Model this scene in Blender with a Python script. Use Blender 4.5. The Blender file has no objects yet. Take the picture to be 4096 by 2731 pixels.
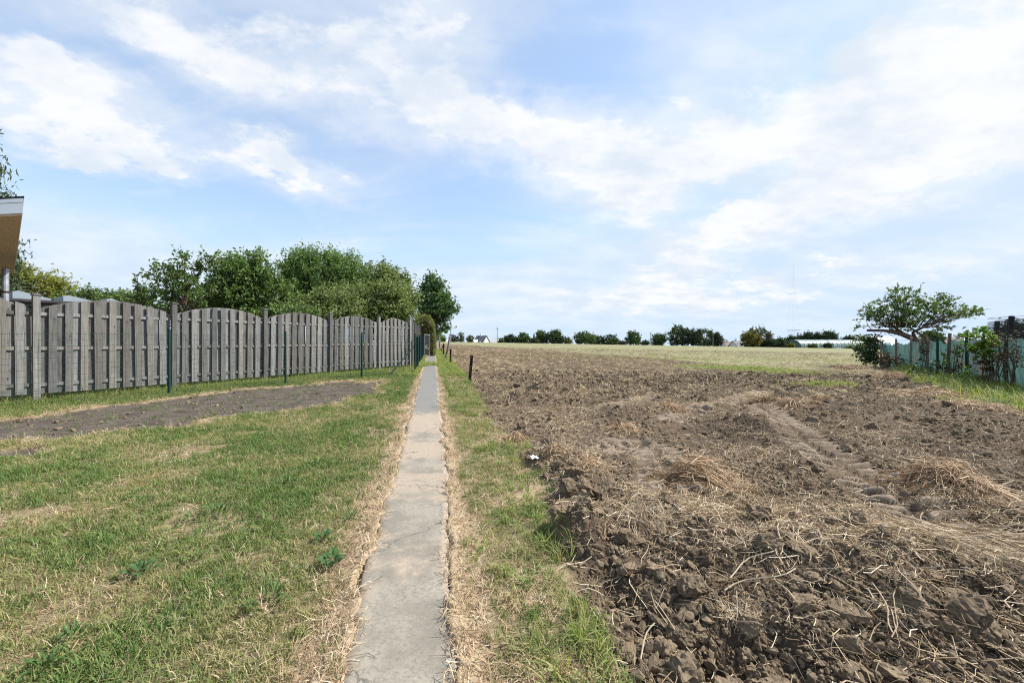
import bpy, math, random
import numpy as np
from mathutils import Vector, Matrix
R = math.radians
SC = bpy.context.scene
COL = SC.collection
random.seed(7)
rng = np.random.default_rng(7)

# ------------------------------------------------------------------ camera
FPX, CX, CY, CAMH = 1593.0, 2048.0, 1365.5, 1.1      # focal length and centre in photo pixels, eye height in metres
cam_d = bpy.data.cameras.new('camera'); cam = bpy.data.objects.new('camera', cam_d); COL.objects.link(cam)
cam_d.sensor_width = 36.0; cam_d.lens = 36.0 * FPX / 4096.0
cam_d.clip_start = 0.05; cam_d.clip_end = 6000.0
cam.location = (0, 0, CAMH); cam.rotation_euler = (R(90), 0, 0)
SC.camera = cam

# ------------------------------------------------------------------ sky, sun, exposure
SUN_AZ, SUN_EL = 78.0, 46.0          # degrees clockwise from +Y, degrees above the horizon
SC.view_settings.view_transform = 'Standard'; SC.view_settings.look = 'None'
SC.view_settings.exposure = 0.95; SC.view_settings.gamma = 1.0
SC.view_settings.use_curve_mapping = False
SC.cycles.use_denoising = False; SC.cycles.filter_width = 1.1; SC.cycles.sample_clamp_indirect = 4.0
SC.cycles.max_bounces = 6; SC.cycles.diffuse_bounces = 3; SC.cycles.transparent_max_bounces = 12
SC.cycles.caustics_reflective = False; SC.cycles.caustics_refractive = False

sun_d = bpy.data.lights.new('sun', 'SUN'); sun = bpy.data.objects.new('sun', sun_d); COL.objects.link(sun)
sun_d.energy = 5.0; sun_d.angle = R(0.9); sun_d.color = (1.0, 0.95, 0.87)
_s = Vector((math.sin(R(SUN_AZ)) * math.cos(R(SUN_EL)), math.cos(R(SUN_AZ)) * math.cos(R(SUN_EL)), math.sin(R(SUN_EL))))
sun.rotation_euler = _s.to_track_quat('Z', 'Y').to_euler()

world = bpy.data.worlds.new('World'); SC.world = world; world.use_nodes = True

class NT:
    """tiny node-tree helper"""
    def __init__(s, tree): s.t = tree; s.n = tree.nodes; s.l = tree.links
    def node(s, typ, **kw):
        n = s.n.new(typ)
        for k, v in kw.items(): setattr(n, k, v)
        return n
    def put(s, sock, v):
        if isinstance(v, bpy.types.NodeSocket): s.l.new(v, sock)
        elif v is not None:
            if isinstance(v, (tuple, list)) and len(v) == 3 and sock.type == 'RGBA': v = (*v, 1)
            sock.default_value = v
    def math(s, op, a, b=None, c=None, clamp=False):
        n = s.node('ShaderNodeMath', operation=op); n.use_clamp = clamp
        s.put(n.inputs[0], a)
        if b is not None: s.put(n.inputs[1], b)
        if c is not None: s.put(n.inputs[2], c)
        return n.outputs[0]
    def mix(s, f, a, b, mode='MIX'):
        n = s.node('ShaderNodeMix', data_type='RGBA', blend_type=mode)
        s.put(n.inputs[0], f); s.put(n.inputs[6], a); s.put(n.inputs[7], b)
        return n.outputs[2]
    def noise(s, vec, scale, detail=4, rough=0.55, dist=0.0, out='Fac'):
        n = s.node('ShaderNodeTexNoise')
        if vec is not None: s.l.new(vec, n.inputs['Vector'])
        n.inputs['Scale'].default_value = scale; n.inputs['Detail'].default_value = detail
        n.inputs['Roughness'].default_value = rough; n.inputs['Distortion'].default_value = dist
        return n.outputs[out]
    def ramp(s, v, lo, hi, a=0.0, b=1.0, smooth=True):
        n = s.node('ShaderNodeMapRange'); n.interpolation_type = 'SMOOTHSTEP' if smooth else 'LINEAR'
        s.put(n.inputs[0], v); n.inputs[1].default_value = lo; n.inputs[2].default_value = hi
        n.inputs[3].default_value = a; n.inputs[4].default_value = b
        return n.outputs[0]
    def mapping(s, vec, scale=(1,1,1), loc=(0,0,0), rot=(0,0,0)):
        n = s.node('ShaderNodeMapping'); s.l.new(vec, n.inputs[0])
        n.inputs['Scale'].default_value = scale; n.inputs['Location'].default_value = loc; n.inputs['Rotation'].default_value = rot
        return n.outputs[0]

def px_azel(px, py):
    u = (px - CX) / FPX; v = (CY - py) / FPX
    az = math.atan(u); return az, math.atan(v * math.cos(az))

def build_sky():
    t = NT(world.node_tree); t.n.clear()
    out = t.node('ShaderNodeOutputWorld'); bg = t.node('ShaderNodeBackground')
    bg.inputs[1].default_value = 0.113
    sky = t.node('ShaderNodeTexSky', sky_type='NISHITA'); sky.sun_disc = False
    sky.sun_elevation = R(SUN_EL); sky.sun_rotation = R(SUN_AZ)
    sky.altitude = 20; sky.air_density = 1.0; sky.dust_density = 0.6; sky.ozone_density = 1.6
    tc = t.node('ShaderNodeTexCoord')
    sep = t.node('ShaderNodeSeparateXYZ'); t.l.new(tc.outputs['Generated'], sep.inputs[0])
    x, y, z = sep.outputs
    az = t.math('ARCTAN2', x, y); el = t.math('ARCSINE', z)
    # cloud-layer coordinates: the flat layer overhead seen in perspective
    zz = t.math('ADD', t.math('MAXIMUM', z, 0.0), 0.26)
    cu = t.math('DIVIDE', x, zz); cv = t.math('DIVIDE', y, zz)
    cc = t.node('ShaderNodeCombineXYZ'); t.put(cc.inputs[0], cu); t.put(cc.inputs[1], cv)
    P = cc.outputs[0]
    # wobble for blob edges
    wob = t.noise(P, 3.2, 5, 0.62, out='Color')
    ws = t.node('ShaderNodeSeparateXYZ'); t.l.new(wob, ws.inputs[0])
    azw = t.math('ADD', az, t.math('MULTIPLY', t.math('SUBTRACT', ws.outputs[0], 0.5), 0.36))
    elw = t.math('ADD', el, t.math('MULTIPLY', t.math('SUBTRACT', ws.outputs[1], 0.5), 0.22))
    # (x, y, rx, ry, tilt deg, weight) in photo pixels / 1.7415
    blobs = [(330,30,460,70,4,.7),(760,110,170,60,25,.32),(130,230,230,85,8,.75),(345,370,95,42,10,.7),(470,365,55,40,0,.6),(600,330,90,40,20,.55),
             (690,410,110,48,25,.8),(1010,245,190,60,14,.6),(1130,300,130,50,25,.38),(990,70,130,70,30,.5),(900,150,120,40,15,.2),
             (1650,300,480,110,4,.75),(1400,400,160,70,25,.6),(1460,490,110,50,35,.6),(1950,455,400,50,-9,.78),(1700,505,120,28,-12,.6),
             (2250,170,260,110,-20,.3),(2050,270,380,110,0,.36),(1560,640,110,40,0,1.0),(1940,604,50,12,0,1.0),(1420,690,260,24,2,.6),(1900,660,320,20,-8,.5),(60,130,60,40,10,.4),
             (1340,60,170,110,0,-.75),(1330,190,140,60,10,-.45),(860,190,140,26,12,-.35),(560,250,200,34,6,-.25),(120,335,170,30,5,-.55),(700,520,520,60,2,-.6),(1080,440,200,60,6,-.7),(1750,185,160,60,-15,-.25),
             (540,460,130,50,0,-.5),(2000,100,260,60,-10,.3),(560,160,140,50,10,.3),(240,330,60,30,0,.4),(1950,570,260,28,-6,-.4),(1620,455,170,32,-14,-.45),(2330,620,120,35,-8,-.45),(330,150,220,32,6,-.22),(1720,620,130,30,-4,-.25),(640,250,170,36,8,-.2)]
    acc = None
    cw = t.node('ShaderNodeCombineXYZ'); t.put(cw.inputs[0], azw); t.put(cw.inputs[1], elw); W = cw.outputs[0]
    for (bx, by, rx, ry, tilt, w) in blobs:
        a0, e0 = px_azel(bx * 1.7415, by * 1.7415); k = 1.7415 / FPX * 1.75
        mp = t.node('ShaderNodeMapping', vector_type='TEXTURE'); t.l.new(W, mp.inputs[0])
        mp.inputs['Location'].default_value = (a0, e0, 0); mp.inputs['Rotation'].default_value = (0, 0, R(-tilt))
        mp.inputs['Scale'].default_value = (rx * k * math.cos(a0) ** 2, ry * k * math.cos(a0), 1)
        gr = t.node('ShaderNodeTexGradient', gradient_type='SPHERICAL'); t.l.new(mp.outputs[0], gr.inputs[0])
        acc = t.math('MULTIPLY_ADD', gr.outputs['Fac'], w * 1.15, 0.0 if acc is None else acc)
    n1 = t.noise(t.mapping(P, (1, 1.25, 1), (3.1, 1.7, 0)), 1.9, 5, 0.58, 0.3)
    n2 = t.noise(t.mapping(P, (1, 1.6, 1), (9.4, 4.2, 2)), 6.5, 7, 0.62, 0.2)
    n3 = t.noise(t.mapping(P, (0.7, 2.2, 1), (1.4, 6.2, 5), (0, 0, 0.35)), 1.1, 4, 0.6, 0.8)
    base = t.math('ADD', t.math('MULTIPLY', t.math('SUBTRACT', n1, 0.5), 0.8), t.math('MULTIPLY', t.math('SUBTRACT', n2, 0.5), 1.55))
    dens = t.math('ADD', base, acc)
    thick = t.ramp(dens, 0.05, 0.80)
    veil = t.math('MULTIPLY', t.ramp(t.math('ADD', n3, t.math('MULTIPLY', acc, 0.35)), 0.22, 0.82), 0.68)
    cover = t.math('MAXIMUM', thick, veil)
    # clouds: bright white with slightly grey-blue thick undersides (self shading by thickness)
    shade = t.ramp(t.noise(t.mapping(P, (1, 1.3, 1), (3.3, 1.55, 0)), 3.4, 5, 0.6), 0.34, 0.62)
    ccol = t.mix(shade, (3.55, 3.9, 4.35), (4.6, 4.65, 4.7))
    cap = t.mix(1.0, sky.outputs[0], (2.9, 3.5, 4.3), 'DARKEN')
    cap = t.mix(0.42, cap, (3.4, 3.95, 4.5))
    hz = t.ramp(el, 0.0, 0.36, 1.0, 0.0)
    skyc = t.mix(t.math('MULTIPLY', hz, 0.8), cap, (3.35, 3.85, 4.4))
    skyc = t.mix(1.0, skyc, (0.92, 1.0, 1.08), 'MULTIPLY')
    cover = t.math('MULTIPLY', cover, t.ramp(el, -0.02, 0.06))
    col = t.mix(t.math('MULTIPLY', cover, 0.95), skyc, ccol)
    t.l.new(col, bg.inputs[0]); t.l.new(bg.outputs[0], out.inputs[0])
build_sky()

# ------------------------------------------------------------------ helpers
def link(o, parent=None):
    COL.objects.link(o)
    if parent is not None: o.parent = parent
    return o
def tag(o, label=None, cat=None, group=None, kind=None):
    if label: o['label'] = label
    if cat: o['category'] = cat
    if group: o['group'] = group
    if kind: o['kind'] = kind
    return o
def empty(name, loc=(0, 0, 0), rz=0.0):
    o = bpy.data.objects.new(name, None); o.empty_display_size = 0.2
    o.location = loc; o.rotation_euler = (0, 0, rz); return link(o)
def arr_mesh(name, V, F, attrs=None, smooth=False):
    """V (n,3); F list of integer arrays (m,k), k corners each; attrs {name: per-vertex float or rgb}"""
    me = bpy.data.meshes.new(name); V = np.asarray(V, dtype=np.float32)
    if not isinstance(F, list): F = [F]
    F = [np.asarray(f, dtype=np.int32) for f in F if len(f)]
    me.vertices.add(len(V)); me.vertices.foreach_set('co', V.ravel())
    loops = np.concatenate([f.ravel() for f in F]); sizes = np.concatenate([np.full(len(f), f.shape[1], np.int32) for f in F])
    starts = np.concatenate([[0], np.cumsum(sizes)[:-1]]).astype(np.int32)
    me.loops.add(len(loops)); me.loops.foreach_set('vertex_index', loops)
    me.polygons.add(len(sizes)); me.polygons.foreach_set('loop_start', starts)
    try: me.polygons.foreach_set('loop_total', sizes)
    except Exception: pass
    me.update(calc_edges=True); me.validate()
    me.polygons.foreach_set('use_smooth', np.full(len(me.polygons), bool(smooth)))
    for k, a in (attrs or {}).items():
        a = np.asarray(a, dtype=np.float32)
        if a.ndim == 1:
            at = me.attributes.new(k, 'FLOAT', 'POINT'); at.data.foreach_set('value', a)
        else:
            at = me.attributes.new(k, 'FLOAT_COLOR', 'POINT'); c = np.ones((len(a), 4), np.float32); c[:, :3] = a
            at.data.foreach_set('color', c.ravel())
    return me
def obj(name, me, mat=None, parent=None, loc=None, rot=None):
    o = bpy.data.objects.new(name, me)
    if mat is not None and len(me.materials) == 0: me.materials.append(mat)
    link(o, parent)
    if loc is not None: o.location = loc
    if rot is not None: o.rotation_euler = rot
    return o

class MB:
    """collects boxes, tubes, sheets; build() makes one mesh object"""
    def __init__(s): s.v = []; s.q = []; s.t = []; s.n = 0
    def add(s, V, Q=None, T=None):
        V = np.asarray(V, float); 
        if Q is not None and len(Q): s.q.append(np.asarray(Q) + s.n)
        if T is not None and len(T): s.t.append(np.asarray(T) + s.n)
        s.v.append(V); s.n += len(V); return s
    def box(s, c, d, M=None):
        x, y, z = np.array(d) / 2
        V = np.array([[-x,-y,-z],[x,-y,-z],[x,y,-z],[-x,y,-z],[-x,-y,z],[x,-y,z],[x,y,z],[-x,y,z]])
        if M is not None: V = V @ np.array(M.to_3x3()).T
        return s.add(V + np.array(c), [[0,3,2,1],[4,5,6,7],[0,1,5,4],[1,2,6,5],[2,3,7,6],[3,0,4,7]])
    def prism(s, poly, ax, d0, d1):
        """poly: list of 2-D points; extruded along axis ax (0,1,2) from d0 to d1"""
        n = len(poly); V = []
        for d in (d0, d1):
            for a, b in poly:
                p = [a, b]; p.insert(ax, d); V.append(p)
        s.add(V, [[i, (i + 1) % n, n + (i + 1) % n, n + i] for i in range(n)])
        m = s.n - 2 * n
        for base, rev in ((0, True), (n, False)):
            T = [[base, base + i, base + i + 1] for i in range(1, n - 1)]
            if rev: T = [x[::-1] for x in T]
            s.t.append(np.array(T) + m)
        return s
    def tube(s, pts, rad, sides=6, cap=True):
        pts = np.asarray(pts, float); m = len(pts)
        rad = np.full(m, rad) if np.isscalar(rad) else np.asarray(rad, float)
        tan = np.gradient(pts, axis=0); tan /= np.linalg.norm(tan, axis=1)[:, None] + 1e-9
        ref = np.array([0, 0, 1.0]) if abs(tan[0, 2]) < .9 else np.array([1.0, 0, 0])
        V = []
        for i in range(m):
            a = np.cross(tan[i], ref); a /= np.linalg.norm(a) + 1e-9; b = np.cross(tan[i], a)
            for k in range(sides):
                th = 2 * math.pi * k / sides; V.append(pts[i] + rad[i] * (math.cos(th) * a + math.sin(th) * b))
        Q = [[i * sides + k, i * sides + (k + 1) % sides, (i + 1) * sides + (k + 1) % sides, (i + 1) * sides + k] for i in range(m - 1) for k in range(sides)]
        T = []
        if cap:
            for base in (0, (m - 1) * sides):
                T += [[base, base + k, base + k + 1] for k in range(1, sides - 1)]
        return s.add(V, Q, T)
    def build(s, name, mat=None, parent=None, loc=None, rot=None, smooth=False, attrs=None):
        V = np.concatenate(s.v); F = []
        if s.q: F.append(np.concatenate(s.q))
        if s.t: F.append(np.concatenate(s.t))
        return obj(name, arr_mesh(name, V, F, attrs, smooth), mat, parent, loc, rot)

# numpy gradient noise
_tr = np.random.default_rng(99); _TA = _tr.uniform(0, 2 * math.pi, (512, 512)); _TC = np.cos(_TA).astype(np.float32); _TS = np.sin(_TA).astype(np.float32); _TU = _tr.random((512, 512)).astype(np.float32)
def _hash(ix, iy, seed):
    return _TU[(ix.astype(np.int32) + seed * 37) & 511, (iy.astype(np.int32) + seed * 101) & 511]
def vnoise(x, y, seed=0):
    x = np.asarray(x, np.float32); y = np.asarray(y, np.float32); fl0 = np.floor(x); fl1 = np.floor(y); fx = x - fl0; fy = y - fl1
    i = (fl0.astype(np.int32) + seed * 37) & 511; j = (fl1.astype(np.int32) + seed * 101) & 511; i1 = (i + 1) & 511; j1 = (j + 1) & 511
    sx = fx * fx * (3 - 2 * fx); sy = fy * fy * (3 - 2 * fy)
    a = (_TC[i, j] * fx + _TS[i, j] * fy) * (1 - sx) + (_TC[i1, j] * (fx - 1) + _TS[i1, j] * fy) * sx
    b = (_TC[i, j1] * fx + _TS[i, j1] * (fy - 1)) * (1 - sx) + (_TC[i1, j1] * (fx - 1) + _TS[i1, j1] * (fy - 1)) * sx
    return (a * (1 - sy) + b * sy) * 1.5          # about -1..1
def fbm(x, y, sc, octv=4, seed=0, gain=.5):
    v = 0; a = 1; tot = 0
    for o in range(octv):
        v = v + a * vnoise(x * sc, y * sc, seed + o * 17); tot += a; a *= gain; sc *= 2.03
    return v / tot
def worley(x, y, sc, seed=0):
    """distance to nearest jittered cell point and that cell's random number"""
    x = x * sc; y = y * sc; ix = np.floor(x); iy = np.floor(y)
    best = np.full(np.shape(x), 9.0); rid = np.zeros(np.shape(x))
    for dx in (-1, 0, 1):
        for dy in (-1, 0, 1):
            cx = ix + dx; cy = iy + dy
            d = np.hypot(cx + _hash(cx, cy, seed) - x, cy + _hash(cx, cy, seed + 5) - y)
            m = d < best; best = np.where(m, d, best); rid = np.where(m, _hash(cx, cy, seed + 9), rid)
    return best, rid
def sstep(a, b, x):
    t = np.clip((x - a) / (b - a), 0, 1); return t * t * (3 - 2 * t)

# ------------------------------------------------------------------ lie of the land
def g0(X, Y):
    """smooth ground height: level by the camera, the field falls away to one side and past its far edge"""
    X = np.asarray(X, float); Y = np.asarray(Y, float)
    z = -0.0165 * np.clip(X, -40, 300) * sstep(3, 26, Y) + 0.0027 * np.clip(Y, 0, 400)
    d = np.maximum(Y - 172, 0)
    return z - 0.045 * d * d / (d + 14)
def pix(px, py):
    """photo pixel -> the point on the ground it shows"""
    u = (px - CX) / FPX; v = (CY - py) / FPX; t = 8.0
    for _ in range(60):
        zz = float(g0(u * t, t)); t2 = (zz - CAMH) / v if v < -1e-4 else 160.0
        t = .5 * t + .5 * min(max(t2, .3), 170)
    return np.array([u * t, t, float(g0(u * t, t))])
def at(px, py, Y):
    return np.array([(px - CX) / FPX * Y, Y, CAMH + (CY - py) / FPX * Y])
K = 4096 / 2352.0
def pk(x, y): return pix(x * K, y * K)

_soil = np.array([pk(*p)[:2] for p in [(1445,1568),(1405,1500),(1335,1380),(1292,1290),(1292,1215),(1272,1140),(1245,1085),(1205,1050),(1170,1010),(1135,985),(1112,940),(1098,905),(1086,885),(1070,862),(1050,840),(1035,818),(1022,803)]])
_pl = np.array([pk(*p)[:2] for p in [(780,1568),(800,1490),(818,1440),(822,1350),(852,1260),(880,1170),(905,1090),(930,1000),(945,945),(957,900),(966,865),(985,808)]])
_pr = np.array([pk(*p)[:2] for p in [(1052,1568),(1050,1500),(1032,1400),(1026,1310),(1030,1200),(1033,1120),(1026,1050),(1020,985),(1012,940),(1009,890),(1003,850),(999,808)]])
def edge(tab):
    tab = tab[np.argsort(tab[:, 1])]
    def f(Y):
        Y = np.asarray(Y, float); y0, y1 = tab[0, 1], tab[-1, 1]
        v = np.interp(Y, tab[:, 1], tab[:, 0])
        v = np.where(Y < y0, tab[0, 0] + .15 * (y0 - Y) * 0, v)
        return np.where(Y > y1, tab[-1, 0] - .2 * (Y - y1), v)
    return f
soil_edge, path_l, path_r = edge(_soil), edge(_pl), edge(_pr)
def in_poly(X, Y, P):
    P = np.asarray(P); c = np.zeros(np.shape(X), bool); j = len(P) - 1
    for i in range(len(P)):
        xi, yi = P[i]; xj, yj = P[j]
        m = ((yi > Y) != (yj > Y)) & (X < (xj - xi) * (Y - yi) / (yj - yi + 1e-12) + xi)
        c ^= m; j = i
    return c
STRIP = np.array([pk(*p)[:2] for p in [(-300,1005),(0,966),(180,941),(400,915),(560,893),(700,885),(800,873),(838,880),(885,871),(852,890),(862,905),(800,912),(760,930),(620,945),(480,957),(420,978),(300,985),(150,1003),(0,1012),(-300,1050)]])
STRIP2 = np.array([pk(*p)[:2] for p in [(-300,1062),(0,1030),(70,1030),(40,1046),(0,1052),(-300,1090)]])
def jit(X, Y, amp, sc, seed): return X + amp * fbm(X, Y, sc, 3, seed), Y + amp * fbm(X, Y, sc, 3, seed + 50)
# stubble line across the field
_stub = np.array([pix(*p)[:2] for p in [(1790,1377),(1900,1381),(2264,1407),(2600,1430),(2960,1463),(3220,1482),(3430,1470)]])
_stub = np.vstack([[-60, 170], _stub, [60, 20], [300, 20]])
def stub_y(X): 
    o = np.argsort(_stub[:, 0]); return np.interp(X, _stub[o, 0], _stub[o, 1])

# tyre tracks: (list of pixels along the middle, half width m, bar pitch m)
TRACKS = [([(2690,1990),(2655,1880),(2630,1790),(2560,1770),(2440,1790)], .23, .14),
          ([(3030,1625),(3140,1690),(3230,1760),(3370,1850),(3560,1960),(3720,2070),(3880,2190)], .25, .16),
          ([(2700,1675),(2830,1625),(2960,1590),(3060,1560)], .24, .18),
          ([(2380,1640),(2500,1605),(2620,1575)], .2, .18),
          ([(2120,1770),(2280,1790),(2460,1760)], .16, .15)]
def poly_near(X, Y, L):
    """signed side distance and arc length to polyline L"""
    best = np.full(X.shape, 1e9); side = np.zeros(X.shape); arc = np.zeros(X.shape); s0 = 0
    for a, b in zip(L[:-1], L[1:]):
        d = b - a; ln = np.hypot(*d); d = d / ln
        t = np.clip((X - a[0]) * d[0] + (Y - a[1]) * d[1], 0, ln)
        qx = X - a[0] - t * d[0]; qy = Y - a[1] - t * d[1]; r = np.hypot(qx, qy)
        m = r < best; best = np.where(m, r, best); side = np.where(m, np.sign(d[0] * qy - d[1] * qx) * r, side); arc = np.where(m, s0 + t, arc); s0 += ln
    return best, side, arc
TRK = [(np.array([pix(*p)[:2] for p in L]), hw, pt) for L, hw, pt in TRACKS]

# mounds and hollows in the churned soil: (px, py, radius m, height m)
BUMPS = [(2240,1850,.30,.13),(2300,1960,.25,.10),(2260,2120,.16,.13),(2330,2160,.14,.11),(2420,2190,.13,.08),(2180,1730,.35,.06),(2860,1640,.5,.10),(3020,1700,.45,.12),(2830,1900,.45,.07),
         (2520,2060,.28,.07),(2950,2200,.5,.09),(3050,2560,.17,-.22),(2880,2600,.12,-.12),(2980,2520,.16,.08),(3180,2480,.2,.06),(3550,2350,.35,.09),(3800,2300,.4,.10),(3760,1980,.3,.10),
         (3300,1640,1.0,.10),(3700,1640,1.0,.12),(3900,1720,.6,.10),(2150,1600,.5,.12),(2480,1660,.5,.10),(2060,1580,.6,.10),(3450,2560,.3,-.05),(3900,2450,.2,-.08),(2700,1990,.3,.05),(3250,2300,.3,.05),
         (2450,2330,.12,-.06),(2560,2470,.12,-.06),(2740,2160,.2,.06),(2420,2010,.15,-.06)]
BMP = [(*pix(a, b)[:2], r, h) for a, b, r, h in BUMPS]

def masks(X, Y):
    X = np.asarray(X, float); Y = np.asarray(Y, float); m = {}
    ej = .10 * fbm(X, Y, 3.2, 4, 3) * np.clip(Y, 1, 4) * .6
    m['soil'] = sstep(-.03, .05, X - soil_edge(Y) + ej) * (Y > .2)
    jx, jy = jit(X, Y, .30, 2.0, 31)
    near = (Y > 1) & (Y < 20) & (X < 2); kx, ky = jit(jx, jy, .16, 7.0, 35)
    m['strip'] = np.where(near & (in_poly(kx, ky, STRIP) | in_poly(kx, ky, STRIP2)), 1.0, 0.0)
    dl = path_l(Y) - X; dr = X - path_r(Y)
    dd = np.maximum(dl, dr)                      # >0 beside the path, <0 on it
    m['path'] = dd
    w = np.where(dl > dr, .13, .10) + .09 * fbm(X, Y, 1.3, 3, 8)
    m['dry'] = (1 - sstep(w * .6, w * 1.9, dd)) * (1 - m['soil'])
    fr = np.zeros(X.shape, bool)
    for ox, oy in ((.22, 0), (-.22, 0), (0, .2), (0, -.2)): fr |= near & in_poly(jx + ox, jy + oy, STRIP)
    m['dry'] = np.maximum(m['dry'], np.where(fr & (m['strip'] < .5), .75, 0))
    verge = (dr > 0) & (Y < 14)
    m['dry'] = np.maximum(m['dry'], np.where(verge, sstep(-.05, .35, fbm(X, Y, 1.9, 4, 407) - .12 * sstep(3, 6, Y)) * .9, 0) * (1 - m['soil']))
    m['stub'] = sstep(-4, 4, (Y - stub_y(X)) + 5 * fbm(X, Y, .12, 4, 21)) * m['soil']
    tr = np.zeros(X.shape); bars = np.zeros(X.shape)
    for L, hw, pt in TRK:
        if X.size == 0: break
        r, side, arc = poly_near(X + .03 * fbm(X, Y, 2.5, 3, 78), Y + .03 * fbm(X, Y, 2.5, 3, 79), L)
        w = 1 - sstep(hw * .85, hw * 1.1, r)
        ph = (arc + np.abs(side) * .35 + np.where(side > 0, pt * .5, 0)) / pt
        b = np.abs((ph % 1) - .5) * 2
        bb = sstep(.42, .58, b) * sstep(.1, .2, np.abs(side) / hw)
        fade = .6 + .4 * sstep(-.25, .3, fbm(X, Y, 2.2, 4, 77))
        tr = np.maximum(tr, w * fade); bars = np.where(w * fade > .01, np.maximum(bars, bb * w * fade), bars)
    m['track'] = tr * m['soil']; m['bars'] = bars * m['soil']
    return m
def relief(X, Y, m, fine=True):
    far = 1 - sstep(12, 45, Y)
    lawn = .012 * fbm(X, Y, .9, 4, 11) + .006 * fbm(X, Y, 5, 3, 12)
    big = .035 * fbm(X, Y, .55, 4, 41) + .028 * fbm(X, Y, 1.9, 4, 42)
    d1, r1 = worley(X, Y, 3.0, 61); d2, r2 = worley(X, Y, 7.5, 62); d3, r3 = worley(X, Y, 17, 63)
    lump = .03 * np.maximum(0, .55 - d1) * (r1 > .45) * 2 * r1 + .04 * np.maximum(0, .6 - d2) * (r2 > .35) * r2 * 1.6 + .02 * np.maximum(0, .62 - d3) * r3 * 1.5
    fine_n = .016 * fbm(X, Y, 9, 5, 71, .6) + .006 * np.abs(fbm(X, Y, 26, 3, 72))
    smo = np.clip(1 - .7 * m['track'], 0, 1)
    rough = .55 + .45 * sstep(-.2, .3, fbm(X, Y, .8, 2, 91))
    s = big + (lump * rough * (1 + 1.3 * sstep(4, 12, Y)) + fine_n) * smo * (1 - .45 * m['stub']) + .03 * m['track'] * 0
    s = s - .045 * m['track'] + .062 * m['bars'] * (.75 + .5 * fbm(X, Y, 6, 3, 333)) + .006 * fbm(X, Y, 14, 3, 73)
    bn = 1 + .5 * fbm(X, Y, 5, 3, 101)
    for bx, by, r, h in BMP:
        q = np.exp(-((X - bx) ** 2 + (Y - by) ** 2) / (r * r) * 1.2)
        s = s + h * q * bn
    # furrows far out in the field
    s = s + .09 * sstep(7, 14, Y) * (1 - .5 * m['stub']) * fbm(X + .196 * Y, (Y - .196 * X) * .12, 1.1, 4, 45)
    s = s - .02
    st = -.035 + .025 * fbm(X, Y, 1.6, 4, 51) + .03 * np.maximum(0, fbm(X, Y, 5, 5, 52, .6)) + .035 * np.maximum(0, .5 - d2) * (r2 > .7)
    z = lawn * (1 - m['soil']) + s * m['soil']
    z = np.where(m['strip'] > 0, st, z)
    pd = m['path'] + .12 * fbm(X, Y, 3.6, 4, 88, .6) * np.clip(Y / 3, .6, 1.6) - .012
    under = 1 - sstep(-.035, .0, pd)
    z = z + .02 * (1 - under) * (1 - sstep(.0, .10, m['path']))
    z = z * (1 - under) - .03 * under
    return z * np.where(Y > 45, .8, 1)
def ground_z(X, Y):
    X = np.asarray(X, float); Y = np.asarray(Y, float)
    m = masks(X, Y); return g0(X, Y) + relief(X, Y, m)

# ------------------------------------------------------------------ materials
def material(name):
    m = bpy.data.materials.new(name); m.use_nodes = True
    t = NT(m.node_tree); b = t.n['Principled BSDF']; b.inputs['Roughness'].default_value = .85
    b.inputs['Specular IOR Level'].default_value = .25
    return m, t, b
def bump(t, b, h, strength=.3, dist=.01):
    n = t.node('ShaderNodeBump'); n.inputs['Strength'].default_value = strength; n.inputs['Distance'].default_value = dist
    t.l.new(h, n.inputs['Height']); t.l.new(n.outputs[0], b.inputs['Normal'])
def attr(t, name, kind='GEOMETRY', out='Fac'):
    n = t.node('ShaderNodeAttribute', attribute_name=name); n.attribute_type = kind; return n.outputs[out]
def flat_mat(name, col, rough=.7, var=.12, scale=12, metallic=0.0, bmp=.15):
    m, t, b = material(name); tc = t.node('ShaderNodeTexCoord').outputs['Object']
    n = t.noise(tc, scale, 5, .6)
    t.put(b.inputs['Base Color'], t.mix(t.ramp(n, .3, .7), tuple(c * (1 - var) for c in col), tuple(min(1, c * (1 + var)) for c in col)))
    b.inputs['Roughness'].default_value = rough; b.inputs['Metallic'].default_value = metallic
    if bmp: bump(t, b, n, bmp, .004)
    return m

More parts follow.
